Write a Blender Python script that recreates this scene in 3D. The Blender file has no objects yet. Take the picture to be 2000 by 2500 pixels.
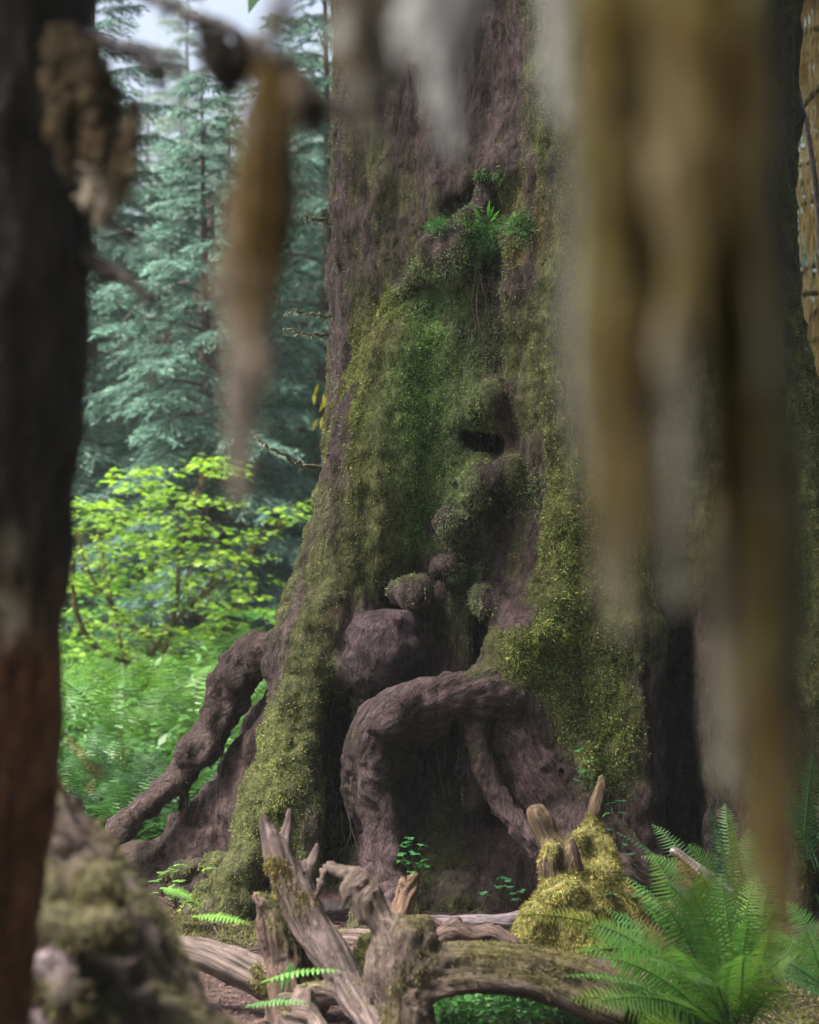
import bpy, math, random
import numpy as np
from mathutils import Vector

rng = np.random.default_rng(11)
random.seed(11)
SC = bpy.context.scene
COL = SC.collection
LENS = 70.0
F = LENS / 36.0 * 2500.0        # focal length in photo pixels
H = 1.9                         # eye height
CANOPY = 5000
SKY, SUN, SUN_ANG, EXPO = .068, 2.1, 10.0, 2.72
HAZE = .0009
DENOISE = True


def at(px, py, Y):
    """photo pixel + depth -> world point"""
    return np.array([(px - 1000.0) / F * Y, Y, H + (1250.0 - py) / F * Y])


# ------------------------------------------------------------------ noise
_perm = np.random.default_rng(3).permutation(256).astype(np.int32)
_perm = np.concatenate([_perm, _perm, _perm])
_g = np.random.default_rng(4).normal(size=(256, 3)).astype(np.float32)
_g /= np.linalg.norm(_g, axis=1)[:, None]


def perlin(P, seed=0):
    P = np.asarray(P, np.float32) + np.float32(seed * 13.37 + 100.5)
    I = np.floor(P).astype(np.int32)
    f = P - I
    I &= 255
    u = f * f * f * (f * (f * 6 - 15) + 10)
    out = None
    res = []
    for dx in (0, 1):
        a = _perm[I[:, 0] + dx]
        for dy in (0, 1):
            b = _perm[a + I[:, 1] + dy]
            for dz in (0, 1):
                h = _perm[b + I[:, 2] + dz]
                g = _g[h]
                res.append(g[:, 0] * (f[:, 0] - dx) + g[:, 1] * (f[:, 1] - dy) + g[:, 2] * (f[:, 2] - dz))
    l = lambda a, b, t: a + (b - a) * t
    x00 = l(res[0], res[1], u[:, 2]); x01 = l(res[2], res[3], u[:, 2])
    x10 = l(res[4], res[5], u[:, 2]); x11 = l(res[6], res[7], u[:, 2])
    return l(l(x00, x01, u[:, 1]), l(x10, x11, u[:, 1]), u[:, 0]) * 1.5


def fbm(P, octv=3, seed=0):
    P = np.asarray(P, np.float32)
    s = 0; a = 1.0; t = 0
    for o in range(octv):
        s = s + a * perlin(P * (2.03 ** o), seed + o); t += a; a *= .5
    return s / t


def sstep(a, b, x):
    t = np.clip((x - a) / (b - a), 0, 1)
    return t * t * (3 - 2 * t)


def lerp(a, b, t):
    return a + (b - a) * t


# ------------------------------------------------------------------ objects
def tag(o, label=None, cat=None, group=None, kind=None):
    if label: o['label'] = label
    if cat: o['category'] = cat
    if group: o['group'] = group
    if kind: o['kind'] = kind
    return o


def thing(name, label, cat, loc=(0, 0, 0), group=None):
    o = bpy.data.objects.new(name, None)
    o.empty_display_size = .1
    COL.objects.link(o)
    o.location = [float(v) for v in loc]
    return tag(o, label, cat, group)


def mesh_data(name, V, faces, mat, col=None, smooth=True, normals=None, attrs=None):
    V = np.ascontiguousarray(V, np.float32)
    if not isinstance(faces, (list, tuple)):
        faces = [faces]
    faces = [np.asarray(f, np.int32) for f in faces if len(f)]
    loops = np.concatenate([f.ravel() for f in faces])
    tot = np.concatenate([np.full(len(f), f.shape[1], np.int32) for f in faces])
    start = np.concatenate([[0], np.cumsum(tot)[:-1]]).astype(np.int32)
    me = bpy.data.meshes.new(name)
    me.vertices.add(len(V)); me.vertices.foreach_set('co', V.ravel())
    me.loops.add(len(loops)); me.loops.foreach_set('vertex_index', loops)
    me.polygons.add(len(tot)); me.polygons.foreach_set('loop_start', start)
    me.polygons.foreach_set('loop_total', tot)
    me.polygons.foreach_set('use_smooth', np.full(len(tot), smooth, bool))
    me.update(calc_edges=True)
    if col is not None:
        c = np.ones((len(V), 4), np.float32); c[:, :3] = np.clip(col, 0, 1)
        a = me.attributes.new('col', 'FLOAT_COLOR', 'POINT'); a.data.foreach_set('color', c.ravel())
    if normals is not None:
        me.normals_split_custom_set_from_vertices(np.asarray(normals, np.float32))
    if mat: me.materials.append(mat)
    return me


def obj(name, V, faces, mat, parent=None, col=None, smooth=True, normals=None, base=None, gco=None):
    """one mesh object; V in world space (or local to 'base')"""
    V = np.asarray(V, np.float32)
    if parent is not None and base is None:
        b = parent; off = np.zeros(3)
        while b is not None:
            off += np.array(b.location); b = b.parent
        V = V - off
    if col is not None and np.ndim(col) == 1:
        col = np.tile(np.asarray(col, np.float32), (len(V), 1))
    me = mesh_data(name, V, faces, mat, col, smooth, normals)
    if gco is not None:
        a = me.attributes.new('gco', 'FLOAT_VECTOR', 'POINT'); a.data.foreach_set('vector', np.ascontiguousarray(gco, np.float32).ravel())
    o = bpy.data.objects.new(name, me)
    COL.objects.link(o)
    if parent is not None: o.parent = parent
    return o


class Batch:
    """collects triangle / quad soup into one mesh"""
    def __init__(s): s.V = []; s.Q = []; s.T = []; s.C = []; s.n = 0
    def add(s, V, C, Q=None, T=None):
        V = np.asarray(V, np.float32); C = np.asarray(C, np.float32)
        if C.ndim == 1: C = np.tile(C, (len(V), 1))
        if Q is not None and len(Q): s.Q.append(np.asarray(Q, np.int32) + s.n)
        if T is not None and len(T): s.T.append(np.asarray(T, np.int32) + s.n)
        s.V.append(V); s.C.append(C); s.n += len(V)
    def inst(s, PV, PF, O, X, Y, Z, C, shade=None):
        """instances of a small proto: X,Y,Z are scaled axis vectors (n,3)"""
        PV = np.asarray(PV, np.float32); PF = np.asarray(PF, np.int32)
        n, k = len(O), len(PV)
        V = (O[:, None, :] + PV[None, :, 0:1] * X[:, None, :] + PV[None, :, 1:2] * Y[:, None, :] + PV[None, :, 2:3] * Z[:, None, :]).reshape(-1, 3)
        Fa = (PF[None] + (np.arange(n) * k)[:, None, None]).reshape(-1, PF.shape[1])
        Cc = np.repeat(np.asarray(C, np.float32), k, axis=0)
        if shade is not None: Cc = Cc * np.tile(shade, n)[:, None]
        if PF.shape[1] == 4: s.add(V, Cc, Q=Fa)
        else: s.add(V, Cc, T=Fa)
    def arrays(s):
        f = []
        if s.Q: f.append(np.concatenate(s.Q))
        if s.T: f.append(np.concatenate(s.T))
        return np.concatenate(s.V), f, np.concatenate(s.C)
    def build(s, name, mat, parent=None, smooth=True):
        V, f, C = s.arrays()
        return obj(name, V, f, mat, parent, C, smooth)


def unit(v):
    return v / np.maximum(np.linalg.norm(v, axis=-1, keepdims=True), 1e-9)


def frames(D, roll=None):
    """right / up vectors perpendicular to directions D (n,3)"""
    ref = np.where(np.abs(D[:, 2:3]) > .95, np.array([[1., 0, 0]]), np.array([[0, 0, 1.]]))
    X = unit(np.cross(D, ref)); N = np.cross(X, D)
    if roll is not None:
        c, s_ = np.cos(roll)[:, None], np.sin(roll)[:, None]
        X, N = X * c + N * s_, N * c - X * s_
    return X, N


def spline(P, n=6):
    """Catmull-Rom through rows of P (any columns)"""
    P = np.asarray(P, float)
    Q = np.vstack([2 * P[0] - P[1], P, 2 * P[-1] - P[-2]])
    out = []
    for i in range(1, len(Q) - 2):
        p0, p1, p2, p3 = Q[i - 1], Q[i], Q[i + 1], Q[i + 2]
        for t in np.linspace(0, 1, n, endpoint=False):
            out.append(.5 * ((2 * p1) + (-p0 + p2) * t + (2 * p0 - 5 * p1 + 4 * p2 - p3) * t * t + (-p0 + 3 * p1 - 3 * p2 + p3) * t ** 3))
    out.append(P[-1])
    return np.array(out)


def tube(P, rad, sides=7, wob=0.0):
    P = np.asarray(P, float); n = len(P)
    rad = np.broadcast_to(np.asarray(rad, float), (n,))
    T = unit(np.gradient(P, axis=0))
    X, N = frames(T)
    for i in range(1, n):           # keep the frame from flipping
        x = X[i - 1] - T[i] * np.dot(X[i - 1], T[i]); x /= max(np.linalg.norm(x), 1e-9)
        X[i] = x; N[i] = np.cross(x, T[i])
    a = np.linspace(0, 2 * math.pi, sides, endpoint=False)
    r = rad[:, None] * (1 + wob * rng.normal(size=(n, sides)))
    V = (P[:, None] + r[..., None] * (np.cos(a)[None, :, None] * X[:, None] + np.sin(a)[None, :, None] * N[:, None])).reshape(-1, 3)
    Q = []
    for i in range(n - 1):
        for j in range(sides):
            k = (j + 1) % sides
            Q.append((i * sides + j, i * sides + k, (i + 1) * sides + k, (i + 1) * sides + j))
    V = np.vstack([V, P[:1], P[-1:]])
    Tn = [(len(V) - 2, (j + 1) % sides, j) for j in range(sides)]
    Tn += [(len(V) - 1, (n - 1) * sides + j, (n - 1) * sides + (j + 1) % sides) for j in range(sides)]
    return V, np.array(Q), np.array(Tn)


# ------------------------------------------------------------------ implicit surfaces
class Field:
    def __init__(s, lo, hi, h):
        s.lo = np.array(lo, float); s.h = h
        s.n = np.ceil((np.array(hi) - s.lo) / h).astype(int) + 1
        s.ax = [(s.lo[i] + h * np.arange(s.n[i])).astype(np.float32) for i in range(3)]
        s.f = np.full(s.n, 1.0, np.float32)
        s.lab = np.zeros(s.n, np.int8)

    def _box(s, lo, hi):
        a = np.clip(np.floor((np.asarray(lo) - s.lo) / s.h).astype(int), 0, s.n)
        b = np.clip(np.ceil((np.asarray(hi) - s.lo) / s.h).astype(int) + 1, 0, s.n)
        return tuple(slice(int(a[i]), int(b[i])) for i in range(3))

    def _grid(s, sl):
        return np.meshgrid(*[s.ax[i][sl[i]] for i in range(3)], indexing='ij', sparse=True)

    def _merge(s, sl, d, k, lab):
        f = s.f[sl]
        hh = np.maximum(k - np.abs(f - d), 0) / k
        if lab is not None:
            L = s.lab[sl]; L[d < f] = lab
        s.f[sl] = np.minimum(f, d) - hh * hh * k * .25

    def chain(s, P, R, k=.08, lab=None, n=5, flat=None):
        """tapered tube through points P with radii R"""
        Q = spline(np.column_stack([P, R]), n)
        m = Q[:, 3].max() + 2.5 * k + .02
        sl = s._box(Q[:, :3].min(0) - m, Q[:, :3].max(0) + m)
        if any(t.stop - t.start <= 0 for t in sl): return
        x, y, z = s._grid(sl)
        d = np.full(s.f[sl].shape, 9.0, np.float32)
        for i in range(len(Q) - 1):
            a, b = Q[i, :3], Q[i + 1, :3]; ra, rb = Q[i, 3], Q[i + 1, 3]
            ab = b - a; L2 = max(float(ab @ ab), 1e-9)
            t = np.clip(((x - a[0]) * ab[0] + (y - a[1]) * ab[1] + (z - a[2]) * ab[2]) / L2, 0, 1)
            dd = np.sqrt((x - a[0] - t * ab[0]) ** 2 + (y - a[1] - t * ab[1]) ** 2 + (z - a[2] - t * ab[2]) ** 2) - (ra + (rb - ra) * t)
            d = np.minimum(d, dd.astype(np.float32))
        s._merge(sl, d, k, lab)

    def ell(s, c, r, k=.08, lab=None, sub=False):
        c = np.asarray(c, float); r = np.asarray(r, float) * np.ones(3)
        m = 2.5 * k + .05
        sl = s._box(c - r - m, c + r + m)
        if any(t.stop - t.start <= 0 for t in sl): return
        x, y, z = s._grid(sl)
        k0 = np.sqrt(((x - c[0]) / r[0]) ** 2 + ((y - c[1]) / r[1]) ** 2 + ((z - c[2]) / r[2]) ** 2)
        k1 = np.sqrt(((x - c[0]) / r[0] ** 2) ** 2 + ((y - c[1]) / r[1] ** 2) ** 2 + ((z - c[2]) / r[2] ** 2) ** 2)
        d = (k0 * (k0 - 1) / np.maximum(k1, 1e-6)).astype(np.float32)
        if sub:
            f = s.f[sl]; d = -d
            hh = np.maximum(k - np.abs(f - d), 0) / k
            s.f[sl] = np.maximum(f, d) + hh * hh * k * .25
        else:
            s._merge(sl, d, k, lab)

    def carve(s, P, R, k=.06, n=4, ysq=1.0):
        Q = spline(np.column_stack([P, R]), n)
        m = Q[:, 3].max() * max(1, 1 / ysq) + 2.5 * k
        sl = s._box(Q[:, :3].min(0) - m, Q[:, :3].max(0) + m)
        x, y, z = s._grid(sl)
        d = np.full(s.f[sl].shape, 9.0, np.float32)
        for i in range(len(Q) - 1):
            a, b = Q[i, :3], Q[i + 1, :3]; ra, rb = Q[i, 3], Q[i + 1, 3]
            ab = b - a; L2 = max(float(ab @ ab), 1e-9)
            t = np.clip(((x - a[0]) * ab[0] + (y - a[1]) * ab[1] + (z - a[2]) * ab[2]) / L2, 0, 1)
            dd = np.sqrt((x - a[0] - t * ab[0]) ** 2 + ((y - a[1] - t * ab[1]) * ysq) ** 2 + (z - a[2] - t * ab[2]) ** 2) - (ra + (rb - ra) * t)
            d = np.minimum(d, dd.astype(np.float32))
        f = s.f[sl]; d = -d
        hh = np.maximum(k - np.abs(f - d), 0) / k
        s.f[sl] = np.maximum(f, d) + hh * hh * k * .25

    def surface(s):
        f = s.f; g = f < 0
        c = np.zeros(s.n - 1, np.int8)
        cs = [(i, j, k) for i in (0, 1) for j in (0, 1) for k in (0, 1)]
        N = s.n
        for (i, j, k) in cs:
            c += g[i:N[0] - 1 + i, j:N[1] - 1 + j, k:N[2] - 1 + k]
        act = (c > 0) & (c < 8)
        idx = np.argwhere(act)
        val = np.stack([f[idx[:, 0] + i, idx[:, 1] + j, idx[:, 2] + k] for (i, j, k) in cs], 1)
        acc = np.zeros((len(idx), 3)); cnt = np.zeros(len(idx))
        for a in range(8):
            for b in range(a + 1, 8):
                ca, cb = np.array(cs[a]), np.array(cs[b])
                if np.abs(ca - cb).sum() != 1: continue
                va, vb = val[:, a], val[:, b]
                m = (va < 0) != (vb < 0)
                t = np.where(m, va / np.where(m, va - vb, 1), 0)
                acc += np.where(m[:, None], ca + t[:, None] * (cb - ca), 0); cnt += m
        V = s.lo + s.h * (idx + acc / cnt[:, None])
        vid = np.full(act.shape, -1, np.int32); vid[act] = np.arange(len(idx))
        quads = []
        for ax in range(3):
            u, w = (ax + 1) % 3, (ax + 2) % 3
            A = [slice(None)] * 3; B = [slice(None)] * 3
            A[ax] = slice(0, N[ax] - 1); B[ax] = slice(1, N[ax])
            ch = g[tuple(A)] != g[tuple(B)]
            e = np.argwhere(ch)
            ok = (e[:, u] > 0) & (e[:, u] < N[u] - 1) & (e[:, w] > 0) & (e[:, w] < N[w] - 1)
            e = e[ok]
            def cell(du, dw):
                q = e.copy(); q[:, u] += du; q[:, w] += dw
                return vid[q[:, 0], q[:, 1], q[:, 2]]
            q = np.stack([cell(-1, -1), cell(0, -1), cell(0, 0), cell(-1, 0)], 1)
            ins = g[e[:, 0], e[:, 1], e[:, 2]]
            q[~ins] = q[~ins][:, ::-1]
            quads.append(q)
        Q = np.concatenate(quads)
        Q = Q[(Q >= 0).all(1)]
        lab = s.lab[idx[:, 0], idx[:, 1], idx[:, 2]]
        return V, Q, lab


def vnormals(V, Q):
    n = np.cross(V[Q[:, 2]] - V[Q[:, 0]], V[Q[:, 3]] - V[Q[:, 1]])
    out = np.zeros_like(V)
    for i in range(4):
        for k in range(3):
            out[:, k] += np.bincount(Q[:, i], n[:, k], len(V))
    return unit(out)


def relax(V, Q, it=2, w=.5):
    for _ in range(it):
        acc = np.zeros_like(V); cnt = np.zeros(len(V))
        for i in range(4):
            a, b = Q[:, i], Q[:, (i + 1) % 4]
            for k in range(3):
                acc[:, k] += np.bincount(a, V[b, k], len(V)) + np.bincount(b, V[a, k], len(V))
            cnt += np.bincount(a, minlength=len(V)) + np.bincount(b, minlength=len(V))
        V = V + w * (acc / np.maximum(cnt, 1)[:, None] - V)
    return V


def sample(V, Q, N, n, w):
    """n random points on quads, chosen by area * weight (per vertex)"""
    area = .5 * np.linalg.norm(np.cross(V[Q[:, 2]] - V[Q[:, 0]], V[Q[:, 3]] - V[Q[:, 1]]), axis=1)
    p = area * np.clip(w[Q].mean(1), 0, None)
    cdf = np.cumsum(p); cdf /= cdf[-1]
    q = Q[np.minimum(np.searchsorted(cdf, rng.random(n)), len(Q) - 1)]
    a, b = rng.random((n, 1)), rng.random((n, 1))
    bil = lambda A: (A[q[:, 0]] * (1 - a) + A[q[:, 1]] * a) * (1 - b) + (A[q[:, 3]] * (1 - a) + A[q[:, 2]] * a) * b
    return bil(V), unit(bil(N)), q[:, 0]


BLADE = np.array([(-.5, 0, 0), (.5, 0, 0), (.42, .5, .12), (-.42, .5, .12), (0, 1, -.02)])
BLADE_T = np.array([(0, 1, 2), (0, 2, 3), (3, 2, 4)])
KITE = np.array([(0, 0, 0), (.5, .45, .0), (0, 1, 0), (-.5, .45, 0)])
KITE_Q = np.array([(0, 1, 2, 3)])


def fur(B, P, N, C, ln, wd, lift=.6, droop=.45, spread=.7):
    """moss fronds: small leaf blades growing off a surface"""
    n = len(P)
    D = unit(N * lift + rng.normal(size=(n, 3)) * spread * .6 + np.array([0, 0, -droop]))
    X, Z = frames(D, rng.random(n) * 6.28)
    l = ln * rng.uniform(.55, 1.3, n)[:, None]; w = wd * rng.uniform(.7, 1.3, n)[:, None]
    B.inst(KITE, KITE_Q, P - N * .004, X * w, D * l, Z * l, C)


# ------------------------------------------------------------------ materials
def mat_attr(name, rough=.85, scale=60., contrast=.5, bump=.4, bscale=None, trans=0.0, spec=.25, stretch=(1, 1, 1), bdist=.01, tint=(1, 1, 1), gco=False, fine=0.0, plates=0.0):
    """base colour from the 'col' attribute, broken up by noise; optional thin translucency"""
    m = bpy.data.materials.new(name); m.use_nodes = True
    nt = m.node_tree; N = nt.nodes; L = nt.links
    for x in list(N): N.remove(x)
    out = N.new('ShaderNodeOutputMaterial'); bs = N.new('ShaderNodeBsdfPrincipled')
    at_ = N.new('ShaderNodeAttribute'); at_.attribute_name = 'col'
    bs.inputs['Roughness'].default_value = rough
    bs.inputs['Specular IOR Level'].default_value = spec
    colour = at_.outputs['Color']
    if contrast > 0:
        tc = N.new('ShaderNodeTexCoord'); mp = N.new('ShaderNodeMapping'); mp.inputs['Scale'].default_value = stretch
        if gco:
            ga = N.new('ShaderNodeAttribute'); ga.attribute_name = 'gco'; L.new(ga.outputs['Vector'], mp.inputs['Vector'])
        else:
            L.new(tc.outputs['Object'], mp.inputs['Vector'])
        nz = N.new('ShaderNodeTexNoise'); nz.inputs['Scale'].default_value = scale
        nz.inputs['Detail'].default_value = 4; nz.inputs['Roughness'].default_value = .65
        L.new(mp.outputs['Vector'], nz.inputs['Vector'])
        mr = N.new('ShaderNodeMapRange'); mr.inputs['From Min'].default_value = .32; mr.inputs['From Max'].default_value = .68
        mr.inputs['To Min'].default_value = 1 - contrast; mr.inputs['To Max'].default_value = 1 + contrast * .8
        L.new(nz.outputs['Fac'], mr.inputs['Value'])
        mx = N.new('ShaderNodeVectorMath'); mx.operation = 'SCALE'
        L.new(colour, mx.inputs[0]); L.new(mr.outputs['Result'], mx.inputs['Scale'])
        colour = mx.outputs[0]
        if fine > 0:
            n3 = N.new('ShaderNodeTexNoise'); n3.inputs['Scale'].default_value = scale * 4.2; n3.inputs['Detail'].default_value = 3
            L.new(mp.outputs['Vector'], n3.inputs['Vector'])
            m3 = N.new('ShaderNodeMapRange'); m3.inputs['From Min'].default_value = .35; m3.inputs['From Max'].default_value = .65
            m3.inputs['To Min'].default_value = 1 - fine; m3.inputs['To Max'].default_value = 1 + fine
            L.new(n3.outputs['Fac'], m3.inputs['Value'])
            x3 = N.new('ShaderNodeVectorMath'); x3.operation = 'SCALE'
            L.new(colour, x3.inputs[0]); L.new(m3.outputs['Result'], x3.inputs['Scale']); colour = x3.outputs[0]
        if bump > 0:
            n2 = N.new('ShaderNodeTexNoise'); n2.inputs['Scale'].default_value = bscale or scale * 1.6
            n2.inputs['Detail'].default_value = 5; n2.inputs['Roughness'].default_value = .7
            L.new(mp.outputs['Vector'], n2.inputs['Vector'])
            bp = N.new('ShaderNodeBump'); bp.inputs['Strength'].default_value = bump; bp.inputs['Distance'].default_value = bdist
            L.new(n2.outputs['Fac'], bp.inputs['Height'])
            if plates > 0:                                 # cracked bark plates
                vo = N.new('ShaderNodeTexVoronoi'); vo.feature = 'DISTANCE_TO_EDGE'; vo.inputs['Scale'].default_value = plates
                wv = N.new('ShaderNodeVectorMath'); wv.operation = 'MULTIPLY_ADD'; wv.inputs[1].default_value = (.03, .03, .03)
                L.new(nz.outputs['Color'], wv.inputs[0]); L.new(mp.outputs['Vector'], wv.inputs[2]); L.new(wv.outputs[0], vo.inputs['Vector'])
                vr = N.new('ShaderNodeMapRange'); vr.inputs['From Max'].default_value = .22; vr.inputs['To Min'].default_value = 0
                L.new(vo.outputs['Distance'], vr.inputs['Value'])
                b2 = N.new('ShaderNodeBump'); b2.inputs['Strength'].default_value = .9; b2.inputs['Distance'].default_value = .015
                L.new(vr.outputs['Result'], b2.inputs['Height']); L.new(b2.outputs['Normal'], bp.inputs['Normal'])
            L.new(bp.outputs['Normal'], bs.inputs['Normal'])
    L.new(colour, bs.inputs['Base Color'])
    if trans > 0:
        tr = N.new('ShaderNodeBsdfTranslucent'); ms = N.new('ShaderNodeMixShader'); ms.inputs['Fac'].default_value = trans
        tw = N.new('ShaderNodeVectorMath'); tw.operation = 'MULTIPLY'; tw.inputs[1].default_value = tint
        L.new(colour, tw.inputs[0]); L.new(tw.outputs[0], tr.inputs['Color'])
        L.new(bs.outputs[0], ms.inputs[1]); L.new(tr.outputs[0], ms.inputs[2]); L.new(ms.outputs[0], out.inputs['Surface'])
    else:
        L.new(bs.outputs[0], out.inputs['Surface'])
    return m


M_BARK = mat_attr('bark', .85, 34, .65, 1.0, 60, bdist=.03, stretch=(1, 1, .38), fine=.3, spec=.25, plates=26)
M_ROOT = mat_attr('root_bark', .78, 3.2, .62, 1.0, 6.5, bdist=.022, gco=True, fine=.5, spec=.25, plates=1.6)
M_MOSS = mat_attr('moss_fronds', .9, 30, .25, 0, trans=.25, spec=.1)
M_LICHEN = mat_attr('pale_lichen', .9, 30, .2, 0, trans=.3, spec=.1)
M_WOOD = mat_attr('dead_wood', .8, 30, .5, .7, 60, bdist=.012, stretch=(1, 1, .5), fine=.3)
M_GRAIN = mat_attr('weathered_wood', .8, 2.2, .6, 1.0, 3.5, bdist=.012, gco=True, fine=.4)
M_LEAF = mat_attr('broad_leaf', .5, 14, .2, 0, trans=.5, tint=(1.25, 1.25, .6), spec=.35)
M_FERN = mat_attr('fern_leaf', .45, 12, .2, 0, trans=.35, tint=(1.2, 1.2, .6), spec=.4)
M_NEEDLE = mat_attr('spruce_needles', .6, 2, .35, 0, trans=.5, spec=.3)
M_SOIL = mat_attr('forest_soil', .95, 40, .6, .8, 60, bdist=.02)
M_HANG = mat_attr('hanging_moss', .95, 20, .3, 0, trans=.62, spec=.05)
# ================================================================== giant spruce
def UV(P):
    """layout coordinates of the trunk's front face (photo scale at 9.7 m)"""
    return 1000 + P[:, 0] / 9.7 * F, 1250 - (P[:, 2] - H) / 9.7 * F


AXES = []


def chain_px(fd, pts, k=.08, lab=None, n=5):
    """pts: (px, py, depth, radius in px)"""
    pts = np.array(pts, float)
    P = np.array([at(a, b, y) for a, b, y, r in pts]); R = pts[:, 3] / F * pts[:, 2]
    fd.chain(P, R, k, lab, n)
    if lab in (1, 2, 5, 6, 7): AXES.append((lab, spline(P, 6)))


def ell_px(fd, px, py, Y, rx, ry, rz, **kw):
    s = Y / F
    fd.ell(at(px, py, Y), (rx * s, ry, rz * s), **kw)


fd = Field((-1.75, 8.6, -.25), (2.75, 12.35, 4.95), .0165)
# --- main column
prof = np.array([  # py (at 10.8 m), left px, right px
    (-120, 812, 1932), (0, 812, 1934), (250, 812, 1934), (500, 810, 1936), (750, 806, 1942), (1000, 800, 1960), (1250, 785, 1990),
    (1400, 752, 2010), (1540, 725, 2040), (1750, 735, 2070), (1950, 730, 2110), (2300, 715, 2190)], float)
zz = H + (1250 - prof[:, 0]) / 450.0
o_ = np.argsort(zz)
zs = fd.ax[2]
pl = np.interp(zs, zz[o_], prof[o_, 1]); pr = np.interp(zs, zz[o_], prof[o_, 2])
cx = ((pl + pr) / 2 - 1000) / F * 10.8; rx = (pr - pl) / 2 / F * 10.8 * .99
X_, Y_, Z_ = np.meshgrid(fd.ax[0], fd.ax[1], zs, indexing='ij', sparse=True)
CX = cx[None, None, :].astype(np.float32); RX = rx[None, None, :].astype(np.float32)
dx = X_ - CX; dy = Y_ - np.float32(10.8)
ang = np.arctan2(dx, -dy)                                     # 0 faces the viewer
rad = np.sqrt(dx * dx + dy * dy)
fold = (.045 * np.cos(ang * 7 + Z_ * .35) + .038 * np.cos(ang * 11 - Z_ * .5 + 1.0) + .02 * np.cos(ang * 19 + Z_ * .8 + 2.0)
        - .14 * np.exp(-((ang + .115) / .10) ** 2) * np.clip((Z_ - 2.3) / 1.2, 0, 1)      # groove left of the mossy rib
        - .07 * np.exp(-((ang - .46) / .06) ** 2) - .09 * np.exp(-((ang - .78) / .09) ** 2) * np.clip((2.6 - Z_) / 1.5, 0, 1))
fd.f[:] = (rad - RX * (1 + fold * .8)).astype(np.float32)
del rad, ang, fold, dx, dy
# --- recesses
ell_px(fd, 1120, 60, 9.55, 160, .38, 480, sub=True, k=.08)
fd.carve([at(1275, -60, 9.5), at(1278, 300, 9.52), at(1270, 520, 9.55)], [.07, .07, .04], .04, 4, .4)
ell_px(fd, 1165, 500, 9.58, 115, .27, 110, sub=True, k=.06)          # pocket with the little plants
ell_px(fd, 1190, 645, 9.58, 70, .22, 55, sub=True, k=.05)
ell_px(fd, 1090, 1925, 9.40, 225, .62, 245, sub=True, k=.10)         # under the arching root
ell_px(fd, 825, 1920, 9.7, 62, .75, 300, sub=True, k=.06)            # black slot
ell_px(fd, 880, 1720, 9.55, 80, .40, 90, sub=True, k=.06)
ell_px(fd, 1690, 1870, 9.45, 90, .42, 420, sub=True, k=.08)
ell_px(fd, 1175, 1570, 9.5, 36, .2, 110, sub=True, k=.04)
# --- left mossy buttress (label 0 above, a root below)
chain_px(fd, [(1075, 690, 9.86, 22), (1010, 800, 9.86, 70), (965, 960, 9.84, 105), (935, 1120, 9.82, 130), (900, 1280, 9.80, 135), (845, 1420, 9.74, 125),
              (800, 1520, 9.66, 112), (760, 1620, 9.58, 98)], .14, 0)
chain_px(fd, [(760, 1620, 9.58, 98), (735, 1720, 9.47, 84), (700, 1850, 9.34, 80), (665, 1980, 9.2, 78), (612, 2080, 9.08, 62), (568, 2170, 8.98, 58), (540, 2260, 8.92, 72)], .05, 1)
chain_px(fd, [(722, 1880, 9.36, 62), (738, 2000, 9.22, 50), (738, 2110, 9.15, 44), (738, 2230, 9.1, 52)], .06, 1)
chain_px(fd, [(640, 2010, 9.3, 26), (590, 1990, 9.28, 14), (578, 1975, 9.26, 9)], .03, 1)
chain_px(fd, [(600, 1985, 9.3, 14), (575, 2060, 9.28, 18), (560, 2120, 9.2, 26)], .03, 1)
chain_px(fd, [(560, 2120, 9.2, 30), (500, 2110, 9.4, 26), (440, 2120, 9.6, 18), (390, 2135, 9.7, 10)], .05, 1)
chain_px(fd, [(545, 2220, 9.05, 70), (480, 2240, 8.95, 45), (440, 2290, 8.85, 30)], .06, 1)
# thin ridge running down the left of the buttress
chain_px(fd, [(1090, 660, 9.82, 12), (985, 700, 9.84, 17), (930, 780, 9.92, 19), (880, 890, 9.98, 26), (850, 990, 10.0, 36), (842, 1100, 10.0, 34), (838, 1230, 9.98, 26), (825, 1350, 9.9, 30), (790, 1450, 9.82, 45), (735, 1530, 9.74, 38)], .05, 0)
fd.carve([at(935, 930, 9.72), at(908, 1010, 9.72), at(890, 1080, 9.76), at(862, 1190, 9.82), at(845, 1290, 9.85)], [.01, .026, .03, .03, .012], .02, 5, .5)
# --- outer left root that arches clear of the ground
chain_px(fd, [(740, 1575, 9.85, 50), (690, 1575, 9.95, 40), (630, 1600, 10.02, 45), (572, 1655, 10.06, 47), (530, 1735, 10.08, 41), (490, 1815, 10.08, 31), (440, 1885, 10.05, 28), (385, 1950, 10.0, 29),
              (320, 2005, 9.95, 24), (262, 2050, 9.9, 17), (215, 2075, 9.85, 13)], .035, 2)
chain_px(fd, [(700, 1570, 9.9, 26), (722, 1600, 9.8, 24), (725, 1640, 9.75, 16)], .04, 2)
chain_px(fd, [(446, 1900, 10.05, 9), (445, 1960, 10.08, 8), (450, 2000, 10.1, 8)], .02, 2)
ell_px(fd, 488, 1820, 10.02, 42, .06, 30, k=.04, lab=2)
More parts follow.
